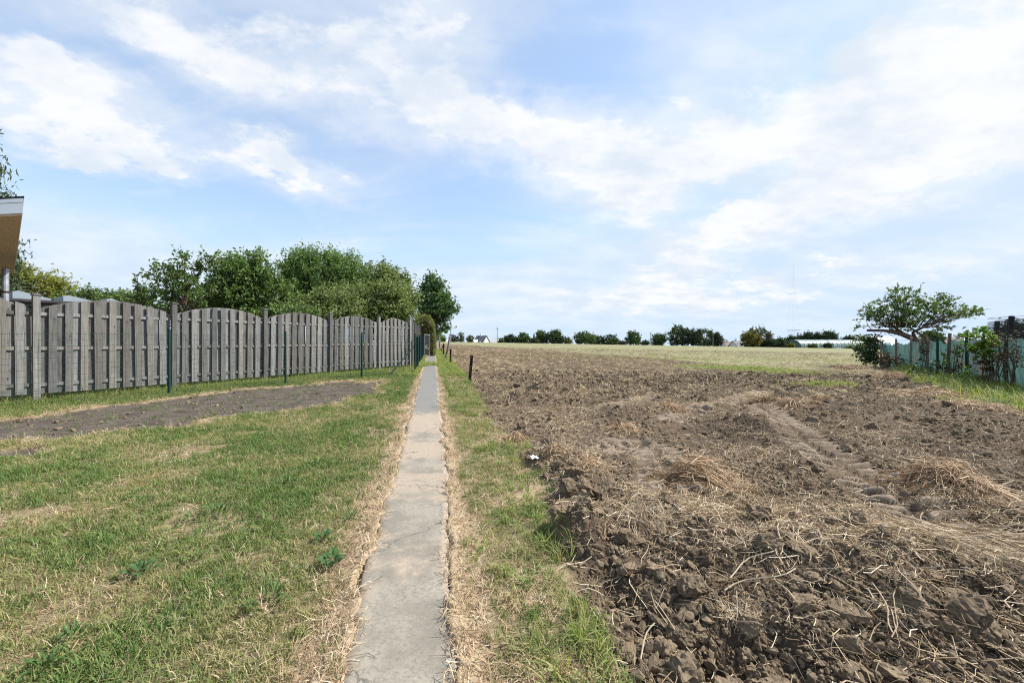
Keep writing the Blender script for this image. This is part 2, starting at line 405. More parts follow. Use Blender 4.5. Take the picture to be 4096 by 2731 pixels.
def ground_mat():
    m, t, b = material('ground'); pos = t.node('ShaderNodeNewGeometry').outputs['Position']
    soil, strip, dry, stub, track = (attr(t, k) for k in ('soil', 'strip', 'dry', 'stub', 'track'))
    n_big = t.noise(pos, .5, 5, .6); n_mid = t.noise(pos, 3.0, 6, .65); n_fine = t.noise(pos, 38, 6, .7); n_far = t.noise(pos, .9, 8, .75)
    # lawn floor: thatch and earth between the blades
    lawn = t.mix(t.ramp(n_mid, .35, .65), (.075, .066, .036), (.15, .125, .07))
    lawn = t.mix(t.ramp(n_fine, .35, .7), lawn, (.24, .19, .115))
    drym = t.mix(t.ramp(n_fine, .3, .7), (.20, .15, .10), (.36, .28, .185))
    c = t.mix(dry, lawn, drym)
    # churned soil: moist dark and dried pale
    s = t.mix(t.ramp(t.math('ADD', t.math('MULTIPLY', n_big, .55), t.math('MULTIPLY', n_mid, .45)), .38, .62), (0.054, 0.039, 0.027), (0.101, 0.074, 0.051))
    s = t.mix(t.ramp(n_fine, .42, .75), s, (0.138, 0.104, 0.073))
    s = t.mix(t.math('MULTIPLY', attr(t, 'bars'), .8), s, (0.224, 0.182, 0.141))
    moist = attr(t, 'moist')
    s = t.mix(moist, s, t.mix(n_fine, (0.026, 0.020, 0.015), (0.064, 0.049, 0.035)))
    straws = t.ramp(t.noise(t.mapping(pos, (0.840, 0.248, 0.730), (0.000, 0.000, 0.000), (0.000, 0.000, 0.657)), 5.0, 7, .85), .5, .62)
    far = attr(t, 'far')
    rowv = t.mapping(t.mapping(pos, rot=(0, 0, -.194)), (0.630, 0.031, 0.730)); rows = t.noise(rowv, 1.0, 5, .6)
    s = t.mix(t.math('MULTIPLY', t.math('MULTIPLY', t.ramp(rows, .5, .66), far), .75), s, (0.055, 0.043, 0.026))
    s = t.mix(t.math('MULTIPLY', t.math('MULTIPLY', t.ramp(rows, .44, .34), far), .6), s, (0.227, 0.190, 0.110))
    s = t.mix(t.math('MULTIPLY', t.math('MULTIPLY', straws, far), .65), s, (0.353, 0.292, 0.161))
    # stubble with regrowth
    st = t.mix(t.ramp(n_mid, .4, .6), (0.182, 0.164, 0.098), (0.251, 0.230, 0.148))
    grn = t.ramp(t.math('ADD', t.math('MULTIPLY', n_far, .8), t.math('MULTIPLY', n_big, .4)), .52, .70)
    st = t.mix(t.math('MULTIPLY', grn, .7), st, (0.114, 0.148, 0.049))
    st = t.mix(t.ramp(t.noise(t.mapping(pos, (0.190, 0.820, 0.820)), 2.2, 8, .8), .55, .66), st, (0.084, 0.070, 0.049))
    s = t.mix(stub, s, st)
    s = t.mix(attr(t, 'green'), s, t.mix(n_fine, (.09, .14, .03), (.16, .2, .06)))
    c = t.mix(soil, c, s)
    d = t.mix(t.ramp(n_mid, .35, .65), (.05, .042, .036), (.09, .078, .067))
    d = t.mix(t.ramp(n_fine, .5, .8), d, (.15, .13, .11))
    c = t.mix(strip, c, d)
    t.l.new(c, b.inputs['Base Color']); b.inputs['Roughness'].default_value = .95; b.inputs['Specular IOR Level'].default_value = .1
    h = t.math('ADD', t.math('MULTIPLY', n_fine, .5), t.math('MULTIPLY', t.noise(pos, 120, 4, .7), .3))
    bump(t, b, h, .45, .012)
    return m

def wood_mat(name, a, c2, green=.0):
    m, t, b = material(name); oc = t.node('ShaderNodeTexCoord').outputs['Object']
    oi = t.node('ShaderNodeObjectInfo'); rnd = oi.outputs['Random']
    off = t.node('ShaderNodeCombineXYZ'); t.put(off.inputs[0], t.math('MULTIPLY', rnd, 37.0)); t.put(off.inputs[2], t.math('MULTIPLY', rnd, 11.0))
    va = t.node('ShaderNodeVectorMath', operation='ADD'); t.l.new(oc, va.inputs[0]); t.l.new(off.outputs[0], va.inputs[1]); v = va.outputs[0]
    g = t.noise(t.mapping(v, (26, 26, 1.1)), 3.0, 7, .65, .6); blotch = t.noise(v, 3.2, 5, .6); fine = t.noise(t.mapping(v, (80, 80, 3)), 3.0, 4, .6)
    c = t.mix(t.ramp(g, .3, .72), a, c2)
    c = t.mix(t.math('MULTIPLY', t.ramp(blotch, .45, .75), .45), c, tuple(x * .55 for x in a))
    tone = t.math('ADD', .62, t.math('MULTIPLY', rnd, .75))
    tn = t.node('ShaderNodeCombineXYZ'); [t.put(tn.inputs[i], tone) for i in range(3)]
    c = t.mix(1.0, c, tn.outputs[0], 'MULTIPLY')
    # knots
    vo = t.node('ShaderNodeTexVoronoi'); vo.inputs['Scale'].default_value = 2.6; t.l.new(t.mapping(v, (3.2, 3.2, 1)), vo.inputs['Vector'])
    c = t.mix(t.ramp(vo.outputs['Distance'], .05, .11, .8, 0.0), c, tuple(x * .3 for x in a))
    # algae towards the weather side: irregular greenish stain
    c = t.mix(t.math('MULTIPLY', t.ramp(t.noise(v, 1.5, 6, .7), .5, .72), green), c, (.10, .115, .07))
    t.l.new(c, b.inputs['Base Color']); b.inputs['Roughness'].default_value = .9
    bump(t, b, t.math('ADD', g, t.math('MULTIPLY', fine, .6)), .55, .004)
    return m

def leaf_mat(name, c1, c2, c3=None, trans=.35, gloss=.45, inst=False, tt=(1.25, 1.35, .7)):
    """per-leaf tint attribute picks between colours; leaves let light through"""
    m = bpy.data.materials.new(name); m.use_nodes = True; t = NT(m.node_tree); t.n.clear()
    out = t.node('ShaderNodeOutputMaterial'); b = t.node('ShaderNodeBsdfPrincipled'); tr = t.node('ShaderNodeBsdfTranslucent'); mx = t.node('ShaderNodeMixShader')
    tint = attr(t, 'tint', 'INSTANCER' if inst else 'GEOMETRY')
    if inst:
        tint = t.math('ADD', tint, t.math('MULTIPLY', t.math('SUBTRACT', attr(t, 'btint'), .5), .55), clamp=True)
    c = t.mix(t.ramp(tint, 0, .6, smooth=False), c1, c2)
    if c3: c = t.mix(t.ramp(tint, .6, 1.0, smooth=False), c, c3)
    t.l.new(c, b.inputs['Base Color']); b.inputs['Roughness'].default_value = gloss + .12; b.inputs['Specular IOR Level'].default_value = .22
    tcol = t.mix(1.0, c, tt, 'MULTIPLY'); t.l.new(tcol, tr.inputs[0])
    mx.inputs[0].default_value = trans; t.l.new(b.outputs[0], mx.inputs[1]); t.l.new(tr.outputs[0], mx.inputs[2]); t.l.new(mx.outputs[0], out.inputs[0])
    return m

M = {}
M['ground'] = ground_mat()
M['wood'] = wood_mat('weathered_wood', (0.098, 0.098, 0.097), (0.189, 0.190, 0.189), .35)
M['wood_b'] = wood_mat('weathered_wood_brown', (0.101, 0.096, 0.087), (0.185, 0.179, 0.168), .3)
M['post_wood'] = wood_mat('post_wood', (0.105, 0.104, 0.100), (0.193, 0.192, 0.186), .3)
M['old_wood'] = wood_mat('stake_wood', (.13, .115, .10), (.26, .23, .2), .2)
M['bark'] = flat_mat('bark', (.085, .065, .048), .95, .4, 30, bmp=.6)
M['rust'] = flat_mat('rusty_steel', (.045, .024, .018), .75, .45, 40, .3)
M['green_post'] = flat_mat('green_coated_steel', (.005, .03, .027), .75, .2, 8)
M['wire'] = flat_mat('green_wire', (.02, .05, .042), .7, .1)
M['white'] = flat_mat('white_paint', (.78, .79, .80), .45, .04, 3)
M['soffit'] = flat_mat('brown_soffit', (.44, .30, .19), .6, .08, 2, bmp=0)
M['zinc'] = flat_mat('zinc', (.42, .45, .5), .38, .2, 9, .6)
M['black'] = flat_mat('black_roofing', (.02, .02, .023), .7, .3)
M['panelglass'] = flat_mat('panel_frame', (.24, .28, .32), .3, .05, 3)
M['lawn_blade'] = leaf_mat('lawn_blades', (.33, .28, .15), (.17, .21, .07), (.085, .15, .04), .3, .5, True)
M['dry_blade'] = leaf_mat('dry_blades', (.25, .17, .10), (.40, .30, .19), (.52, .43, .31), .2, .6, True, (1.1, 1.0, .8))
M['lush_blade'] = leaf_mat('lush_blades', (.34, .31, .14), (.19, .25, .07), (.11, .20, .05), .35, .45, True)
M['straw'] = leaf_mat('straw', (.27, .18, .10), (.42, .32, .20), (.58, .50, .37), .12, .5, True, (1.1, 1.0, .8))

# ------------------------------------------------------------------ ground: one sheet, fine by the camera, coarse far out
def build_ground():
    ya = np.concatenate([[-60, -20, -8, -3, -1, 0.0, .4, .7], np.exp(np.linspace(math.log(.9), math.log(11), 470)), np.exp(np.linspace(math.log(11.1), math.log(48), 170)),
                         np.exp(np.linspace(math.log(50), math.log(260), 70)), np.array([300, 350, 420, 520, 700, 1000, 1500, 2200, 3200, 4500])])
    tl = np.linspace(-1.55, -.55, 130); tr_ = np.linspace(-.545, 1.5, 520)
    t = np.concatenate([[-14, -9, -6, -4, -3, -2.4, -2, -1.8, -1.65], tl, tr_, [1.55, 1.62, 1.75, 2, 2.4, 3, 4, 6, 9, 14]])
    Yg, Tg = np.meshgrid(ya, t, indexing='ij')
    X = Tg * (np.clip(Yg, 0, None) + .35); Y = Yg
    m = masks(X, Y); Z = g0(X, Y) + relief(X, Y, m)
    h, w = X.shape; V = np.stack([X, Y, Z], -1).reshape(-1, 3)
    idx = np.arange(h * w).reshape(h, w)
    F = np.stack([idx[:-1, :-1], idx[:-1, 1:], idx[1:, 1:], idx[1:, :-1]], -1).reshape(-1, 4)
    moist = sstep(.05, .45, fbm(X, Y, .35, 3, 301) + 1.1 * np.exp(-(((X - 8.8) / 4.2) ** 2 + ((Y - 9.5) / 3.4) ** 2)) + .3 * np.exp(-(((X - 1) / 4) ** 2 + ((Y - 9) / 2.5) ** 2)) + .35 * np.exp(-(((X - 2.0) / 2.2) ** 2 + ((Y - 1.3) / .5) ** 2))) * (1 - m['track']) * .85
    for bx, by, r, hh in BMP:
        if hh < 0: moist = np.maximum(moist, np.exp(-((X - bx) ** 2 + (Y - by) ** 2) / (r * r)))  # each hollow takes the darkest soil colour towards its middle
    grn = np.zeros(X.shape)
    for px, py, rx, ry in [(3020,1478,1.9,1.6),(3130,1490,1.6,1.4),(3300,1540,.7,.5),(2900,1470,2.4,2.0)]:
        p = pix(px, py); grn = np.maximum(grn, 1 - sstep(.5, 1.1, np.hypot((X - p[0]) / rx, (Y - p[1]) / ry) + .6 * fbm(X, Y, 1.5, 4, 5)))
    A = {k: m[k].ravel() for k in ('soil', 'strip', 'dry', 'stub', 'track', 'bars')}
    A['moist'] = moist.ravel(); A['green'] = (grn * m['soil'] * .7).ravel(); A['far'] = sstep(5, 9, Y).ravel()
    o = obj('ground', arr_mesh('ground', V, F, A, smooth=True), M['ground'])
    tag(o, kind='structure')
build_ground()

def path_mat():
    m, t, b = material('concrete'); pos = t.node('ShaderNodeNewGeometry').outputs['Position']
    n1 = t.noise(pos, 2.2, 6, .6); n2 = t.noise(pos, 60, 5, .7); n3 = t.noise(pos, 220, 3, .6)
    c = t.mix(t.ramp(n1, .4, .6), (.165, .151, .126), (.245, .224, .187))
    c = t.mix(t.ramp(n2, .42, .72), c, (.14, .13, .112)); c = t.mix(t.ramp(n3, .6, .75), c, (.34, .32, .285))
    c = t.mix(attr(t, 'asphalt'), c, t.mix(t.ramp(n2, .3, .7), (.115, .115, .113), (.175, .173, .168)))
    earth = t.math('ADD', attr(t, 'earth'), t.math('MULTIPLY', t.math('SUBTRACT', t.noise(pos, 7, 6, .7), .5), 1.3))
    c = t.mix(t.ramp(earth, .28, .62), c, t.mix(t.ramp(n2, .3, .7), (.225, .185, .145), (.32, .27, .215)))
    # hairline cracks
    vo = t.node('ShaderNodeTexVoronoi', feature='DISTANCE_TO_EDGE'); vo.inputs['Scale'].default_value = 1.15
    wv = t.node('ShaderNodeVectorMath', operation='ADD'); t.l.new(pos, wv.inputs[0])
    sc = t.node('ShaderNodeVectorMath', operation='SCALE'); t.l.new(t.noise(pos, 4, 5, .7, out='Color'), sc.inputs[0]); sc.inputs['Scale'].default_value = .35; t.l.new(sc.outputs[0], wv.inputs[1])
    t.l.new(wv.outputs[0], vo.inputs['Vector'])
    crack = t.math('MULTIPLY', t.ramp(vo.outputs['Distance'], .002, .010, 1.0, 0.0), t.ramp(t.noise(pos, 1.7, 3, .5), .42, .52))
    c = t.mix(t.math('MULTIPLY', crack, .75), c, (.07, .065, .06))
    # pale lichen spots
    v2 = t.node('ShaderNodeTexVoronoi'); v2.inputs['Scale'].default_value = 5.0; v2.inputs['Randomness'].default_value = 1.0; t.l.new(pos, v2.inputs['Vector'])
    rs = t.node('ShaderNodeSeparateXYZ'); t.l.new(v2.outputs['Color'], rs.inputs[0])
    spot = t.math('MULTIPLY', t.ramp(t.math('ADD', v2.outputs['Distance'], t.math('MULTIPLY', n2, .05)), .065, .085, 1.0, 0.0), t.math('GREATER_THAN', rs.outputs[0], .72))
    c = t.mix(t.math('MULTIPLY', spot, .7), c, (.55, .54, .50))
    t.l.new(c, b.inputs['Base Color']); b.inputs['Roughness'].default_value = .9
    bump(t, b, t.math('ADD', t.math('SUBTRACT', n2, t.math('MULTIPLY', crack, 2.0)), t.math('MULTIPLY', n3, .5)), .22, .004)
    return m
M['path'] = path_mat()
def build_path():
    ys = np.concatenate([np.linspace(-4, .8, 14), np.exp(np.linspace(math.log(.9), math.log(46), 520))])
    ws = np.array([-.03, 0, .012, .1, .22, .36, .5, .64, .78, .9, .988, 1, 1.03])
    L = path_l(ys); Rr = path_r(ys)
    L = L + .03 * fbm(ys, ys * 0 + 3.3, 6, 5, 200, .65) + .024 * fbm(ys, ys * 0 + 1.3, 1.4, 2, 201)
    Rr = Rr + .03 * fbm(ys, ys * 0 + 7.3, 6, 5, 202, .65) + .024 * fbm(ys, ys * 0 + 5.3, 1.4, 2, 203)
    X = L[:, None] + (Rr - L)[:, None] * ws[None]; Y = np.repeat(ys[:, None], len(ws), 1)
    Z = g0(X, Y) + .008 + .004 * fbm(X, Y, 1.0, 3, 210)
    Z[:, 0] -= .06; Z[:, -1] -= .06; Z[:, 1] -= .008; Z[:, -2] -= .008
    y1 = pix(1700, 1720)[1]
    e1 = np.exp(-((Y - pix(1690, 1690)[1]) / .55) ** 2); e2 = .75 * np.exp(-((Y - pix(1680, 1800)[1]) / .32) ** 2); e3 = .45 * np.exp(-((Y - pix(1640, 1930)[1]) / .35) ** 2)
    earth = np.clip(e1 * .95 + e2 + e3 + .22 + .3 * np.exp(-((Y - 2.0) / .25) ** 2), 0, 1) * .85
    earth = earth + .35 * sstep(.35, .5, np.abs(ws - .5))[None]
    Z = Z + .012 * e1 * (.5 + fbm(X, Y, 5, 3, 214))
    h, w = X.shape; idx = np.arange(h * w).reshape(h, w)
    F = np.stack([idx[:-1, :-1], idx[:-1, 1:], idx[1:, 1:], idx[1:, :-1]], -1).reshape(-1, 4)
    asp = sstep(pix(1700, 1690)[1], pix(1700, 1640)[1], Y) * .85
    o = obj('concrete_path', arr_mesh('concrete_path', np.stack([X, Y, Z], -1).reshape(-1, 3), F, {'earth': earth.ravel(), 'asphalt': asp.ravel()}, smooth=True), M['path'])
    tag(o, kind='structure')
build_path()

# ------------------------------------------------------------------ scattering of uncountable stuff
def scatter_group():
    ng = bpy.data.node_groups.new('scatter', 'GeometryNodeTree')
    return ng
def scatter(name, pts, rot, scl, idx, tint, sources, label, cat, parent=None):
    """instances of the source meshes on points: one object"""
    me = bpy.data.meshes.new(name); n = len(pts)
    me.vertices.add(n); me.vertices.foreach_set('co', np.asarray(pts, np.float32).ravel())
    a = me.attributes.new('rot', 'FLOAT_VECTOR', 'POINT'); a.data.foreach_set('vector', np.asarray(rot, np.float32).ravel())
    a = me.attributes.new('scl', 'FLOAT', 'POINT'); a.data.foreach_set('value', np.asarray(scl, np.float32))
    a = me.attributes.new('idx', 'INT', 'POINT'); a.data.foreach_set('value', np.asarray(idx, np.int32))
    a = me.attributes.new('tint', 'FLOAT', 'POINT'); a.data.foreach_set('value', np.asarray(tint, np.float32))
    o = bpy.data.objects.new(name, me); link(o, parent); tag(o, label, cat, kind='stuff')
    c = bpy.data.collections.new(name + '_sources')
    for k, s in enumerate(sources):
        so = bpy.data.objects.new('%s_source_%02d' % (name, k), s); c.objects.link(so)
    ng = bpy.data.node_groups.new(name, 'GeometryNodeTree')
    ng.interface.new_socket('Geometry', in_out='INPUT', socket_type='NodeSocketGeometry'); ng.interface.new_socket('Geometry', in_out='OUTPUT', socket_type='NodeSocketGeometry')
    N = ng.nodes; Lk = ng.links
    gi = N.new('NodeGroupInput'); go = N.new('NodeGroupOutput'); ci = N.new('GeometryNodeCollectionInfo'); ip = N.new('GeometryNodeInstanceOnPoints')
    ci.inputs['Collection'].default_value = c; ci.inputs['Separate Children'].default_value = True; ci.inputs['Reset Children'].default_value = True
    def na(nm, dt):
        q = N.new('GeometryNodeInputNamedAttribute'); q.data_type = dt; q.inputs['Name'].default_value = nm; return q.outputs['Attribute']
    Lk.new(gi.outputs[0], ip.inputs['Points']); Lk.new(ci.outputs[0], ip.inputs['Instance']); ip.inputs['Pick Instance'].default_value = True
    Lk.new(na('idx', 'INT'), ip.inputs['Instance Index']); Lk.new(na('scl', 'FLOAT'), ip.inputs['Scale'])
    er = N.new('FunctionNodeEulerToRotation'); Lk.new(na('rot', 'FLOAT_VECTOR'), er.inputs[0]); Lk.new(er.outputs[0], ip.inputs['Rotation'])
    Lk.new(ip.outputs[0], go.inputs[0])
    md = o.modifiers.new('scatter', 'NODES'); md.node_group = ng
    return o

def blade_tuft(name, n, hmin, hmax, width, spread, lean, mat, seed, seg=2, flat=0.0):
    """tuft of curved tapering blades"""
    r = np.random.default_rng(seed); V = []; Q = []; T = []; bt = []; k = 0
    for _ in range(n):
        a = r.uniform(0, 6.283); rr = spread * math.sqrt(r.random()); base = np.array([rr * math.cos(a), rr * math.sin(a), -.004])
        d = r.uniform(0, 6.283); dv = np.array([math.cos(d), math.sin(d), 0]); sd = np.array([-dv[1], dv[0], 0])
        L = r.uniform(hmin, hmax); w = width * r.uniform(.6, 1.2); ln = lean * r.uniform(.3, 1.5); tb = r.random(); p = base.copy(); ang = flat * r.uniform(.6, 1.2)
        for i in range(seg + 1):
            f = i / seg; ww = w * (1 - f ** 1.6) * .5 + .0002
            V += [p - sd * ww, p + sd * ww]; bt += [tb, tb]
            ang2 = min(ang + ln * (f + .3), 1.75)
            p = p + (dv * math.sin(ang2) + np.array([0, 0, 1]) * math.cos(ang2)) * L / seg; ang = ang + ln / seg
            if i < seg: Q.append([k + 2 * i, k + 2 * i + 1, k + 2 * i + 3, k + 2 * i + 2])
        k += 2 * (seg + 1)
    me = arr_mesh(name, np.array(V), [np.array(Q)], {'btint': np.array(bt)}); me.materials.append(mat); return me
def straw_piece(name, L, w, bend, seed, mat):
    r = np.random.default_rng(seed); mb = MB(); pts = []; x = 0; a = r.uniform(-.2, .2); z = 0
    for i in range(5):
        pts.append([x - L / 2, bend * L * math.sin(i * 1.2 + seed) * .3, z]); x += L / 4 * math.cos(a); z += L / 4 * math.sin(a); a += r.uniform(-bend, bend) * .6
    mb.tube(np.array(pts), w / 2, 3, cap=False)
    V = np.concatenate(mb.v); me = arr_mesh(name, V, [np.concatenate(mb.q)], {'btint': np.full(len(V), r.random())}); me.materials.append(mat); return me

LAWN = [blade_tuft('lawn_tuft_%d' % i, 9, .028, .062, .0042, .03, .9, M['lawn_blade'], 10 + i) for i in range(6)]
DRY = [blade_tuft('dry_tuft_%d' % i, 9, .03, .075, .003, .035, .9, M['dry_blade'], 30 + i, 2, .95) for i in range(6)]
LUSH = [blade_tuft('lush_tuft_%d' % i, 14, .09, .20, .0065, .04, 1.1, M['lush_blade'], 50 + i, 4) for i in range(6)]
TALL = [blade_tuft('tall_tuft_%d' % i, 16, .18, .38, .009, .06, 1.25, M['lush_blade'], 70 + i, 5) for i in range(5)]
SHORT_GREEN = [blade_tuft('green_tuft_%d' % i, 12, .05, .11, .005, .035, .9, M['lush_blade'], 90 + i, 3) for i in range(5)]
STRAW = [straw_piece('straw_%d' % i, L, w, b, 110 + i, M['straw']) for i, (L, w, b) in enumerate([(.06, .003, .3), (.10, .003, .6), (.14, .0034, .4), (.09, .004, .2), (.18, .0036, .5), (.05, .0035, .2), (.12, .0028, 1.0), (.22, .004, .25)])]

def fan(n, y0, y1, t0, t1, power=0.0):
    """random points in the fan the camera looks into, and a little beyond it"""
    u = rng.random(n)
    if power == 0: Y = y0 + (y1 - y0) * u
    else: Y = (y0 ** (1 + power) + u * (y1 ** (1 + power) - y0 ** (1 + power))) ** (1 / (1 + power))
    return rng.uniform(t0, t1, n) * (Y + .2), Y
def upright(n, tilt=.25): return np.stack([rng.normal(0, tilt, n), rng.normal(0, tilt, n), rng.uniform(0, 6.283, n)], 1)

FENCE_A = np.array([(145 - CX) / FPX * 7.0, 7.0]); _zB = 7.0 * 2755 / (2900 - 1645.0); FENCE_B = np.array([(1645 - CX) / FPX * _zB, _zB])
FDIR = (FENCE_B - FENCE_A) / np.linalg.norm(FENCE_B - FENCE_A); FNRM = np.array([FDIR[1], -FDIR[0]])     # normal towards the lawn
def fence_dist(X, Y): return (X - FENCE_A[0]) * FNRM[0] + (Y - FENCE_A[1]) * FNRM[1]
RF0 = pix(4042, 1572)[:2]; RF1 = pix(3592, 1480)[:2]; RDIR = (RF1 - RF0) / np.linalg.norm(RF1 - RF0); RNRM = np.array([-RDIR[1], RDIR[0]])   # normal towards the field
def rfence_dist(X, Y): return (X - RF0[0]) * RNRM[0] + (Y - RF0[1]) * RNRM[1]

def grass():
    X, Y = fan(96000, .75, 13, -1.62, .42)
    m = masks(X, Y); fd = fence_dist(X, Y)
    patch = fbm(X, Y, .8, 4, 401); patch2 = fbm(X, Y, 2.6, 3, 402)
    keep = (m['soil'] < .3 + .3 * rng.random(len(X))) & (m['path'] > -.03 + .08 * rng.random(len(X))) & ((m['strip'] < .5) | (rng.random(len(X)) < .05))
    keep &= rng.random(len(X)) > m['dry'] * .88
    right = X > path_r(Y)
    keep &= (fbm(X, Y, 1.4, 4, 431) < .36) | (rng.random(len(X)) < .25)
    thin = np.where(right, sstep(-.35, .25, fbm(X, Y, 1.7, 3, 405)), 1.0); keep &= rng.random(len(X)) < .25 + .75 * thin
    X, Y, patch, patch2, right = (a[keep] for a in (X, Y, patch, patch2, right))
    n = len(X); green = .64 + .75 * patch + .5 * patch2 + np.where(right, -.06, 0) + .16 * sstep(5, 9, Y)
    tint = np.clip(green + rng.normal(0, .22, n), 0, 1)
    scatter('lawn_grass', np.stack([X, Y, ground_z(X, Y)], 1), upright(n, .3), rng.uniform(.6, 1.2, n) * (.85 + .045 * Y) * np.where(right, .95, 1) * (.72 + .6 * np.clip(green, 0, 1)), rng.integers(0, 6, n), tint, LAWN, 'short patchy green lawn grass beside the concrete path', 'grass')
    # dry thatch: everywhere thin, thick along the path edges
    X, Y = fan(60000, .75, 12, -1.62, .42); m = masks(X, Y)
    prob = np.clip(.20 - .55 * fbm(X, Y, .8, 4, 401) + .85 * m['dry'], .06, 1)
    keep = (m['soil'] < .6) & (m['path'] > -.045 + .045 * rng.random(len(X))) & (m['strip'] < .5) & (rng.random(len(X)) < prob)
    X, Y = X[keep], Y[keep]; n = len(X)
    scatter('dry_grass', np.stack([X, Y, ground_z(X, Y)], 1), upright(n, .35), rng.uniform(.7, 1.3, n) * (.85 + .045 * Y), rng.integers(0, 6, n), rng.random(n), DRY, 'dry straw-coloured grass along the path edges and in the lawn', 'grass')
    # lush tufts on the verge right of the path
    X, Y = fan(9000, .8, 30, -.35, .45, -.45); m = masks(X, Y)
    dr = X - path_r(Y); sd = soil_edge(Y) - X
    keep = (dr > .10) & (sd > -.04) & (rng.random(len(X)) < sstep(-.15, .35, fbm(X, Y, 1.5, 3, 411) + .5 * sstep(3, 5, Y) - .3)) & (rng.random(len(X)) > m['dry'] * 1.1)
    X, Y = X[keep], Y[keep]; n = len(X)
    sc = rng.uniform(.5, 1.05, n) * (.65 + .03 * Y)
    scatter('verge_grass', np.stack([X, Y, ground_z(X, Y)], 1), upright(n, .2), sc, rng.integers(0, 6, n), np.clip(rng.normal(.5, .3, n), 0, 1), LUSH, 'longer bright green grass on the verge between path and soil', 'grass')
    # strong tufts on the verge by the turf edge
    P = []
    for px, py, k in [(1920,2230,7),(2040,2240,7),(2140,2160,9),(2240,2210,9),(2080,2080,8),(1960,2060,6),(2200,2340,9),(2280,2430,9),(2350,2570,9),(2430,2690,10),(2130,2480,6),(2000,1960,8),(2080,1990,8),(1960,1800,12),(2040,1850,12),(2100,1790,12),(1900,1720,10),(2190,2600,8),(2280,2700,8),(2350,2480,6)]:
        c = pix(px, py); P.append(rng.normal(0, .05 + .012 * c[1], (k, 2)) + c[:2])
    P = np.concatenate(P); P = P[P[:, 0] > path_r(P[:, 1]) + .09]; P = P[rng.random(len(P)) < .55]; X, Y = P[:, 0], P[:, 1]; n = len(X)
    scatter('verge_tufts', np.stack([X, Y, ground_z(X, Y)], 1), upright(n, .3), rng.uniform(.5, .95, n), rng.integers(0, 6, n), np.clip(rng.normal(.45, .3, n), 0, 1), LUSH, 'strong long-bladed grass tufts on the verge by the turf edge', 'grass')
    # band below the board fence
    s = rng.uniform(-5, 11.5, 5200); q = np.abs(rng.normal(0, .42, 5200)) + .02
    X = FENCE_A[0] + FDIR[0] * s + FNRM[0] * q; Y = FENCE_A[1] + FDIR[1] * s + FNRM[1] * q; m = masks(X, Y)
    keep = (m['strip'] < .5) & (m['path'] > .15); X, Y, q = X[keep], Y[keep], q[keep]; n = len(X)
    scatter('fence_grass', np.stack([X, Y, ground_z(X, Y)], 1), upright(n, .3), rng.uniform(.4, 1.0, n) * np.where(q < .35, 1.15, .7), rng.integers(0, 6, n), np.clip(rng.normal(.55, .28, n), 0, 1), LUSH, 'long unmown grass below the grey board fence', 'grass')
    # grass behind the board fence and beside the path further on
    s = rng.uniform(-4, 12, 5000); q = -rng.uniform(.05, 3.2, 5000); X = FENCE_A[0] + FDIR[0] * s + FNRM[0] * q; Y = FENCE_A[1] + FDIR[1] * s + FNRM[1] * q
    Y2 = rng.uniform(12, 40, 3500); side = rng.random(3500) < .45
    X2 = np.where(side, path_l(Y2) - .05 - np.abs(rng.normal(0, .5, 3500)), path_r(Y2) + .08 + rng.uniform(0, .75, 3500))
    X = np.concatenate([X, X2]); Y = np.concatenate([Y, Y2]); n = len(X)
    scatter('garden_grass', np.stack([X, Y, g0(X, Y) + .0], 1), upright(n, .25), rng.uniform(1.2, 2.4, n), rng.integers(0, 5, n), np.clip(rng.normal(.45, .25, n), 0, 1), SHORT_GREEN, 'green garden grass behind the fence and along the far path', 'grass')
    # right fence: tall grass at its foot
    s = rng.uniform(-4, 8.5, 2600); q = np.abs(rng.normal(0, .33, 2600)) * (1.2 - .07 * s) + .02
    X = RF0[0] + RDIR[0] * s + RNRM[0] * q; Y = RF0[1] + RDIR[1] * s + RNRM[1] * q; n = len(X)
    scatter('tall_grass', np.stack([X, Y, ground_z(X, Y)], 1), upright(n, .3), rng.uniform(.65, 1.25, n), rng.integers(0, 5, n), np.clip(rng.normal(.5, .3, n), 0, 1), TALL, 'tall rank grass at the foot of the green netting fence', 'grass')
    # green regrowth patches in the field
    P = []
    for px, py, rx, ry, k in [(3020,1478,1.8,1.4,500),(3130,1490,1.5,1.2,350),(3300,1540,.7,.45,260),(2900,1470,2.4,1.8,350),(2300,1425,6,4,300),(2700,1435,7,3,400),(3330,1440,5,5,300)]:
        c = pix(px, py); a = rng.normal(0, .5, (k, 2)) * [rx, ry] + c[:2]; P.append(a)
    P = np.concatenate(P); X, Y = P[:, 0], P[:, 1]; k = soil_edge(Y) < X; X, Y = X[k], Y[k]; n = len(X)
    scatter('field_regrowth', np.stack([X, Y, ground_z(X, Y)], 1), upright(n, .3), rng.uniform(.8, 1.6, n), rng.integers(0, 5, n), np.clip(rng.normal(.35, .3, n), 0, 1), SHORT_GREEN, 'thin green regrowth sprouting in the ploughed field', 'regrowth')
grass()

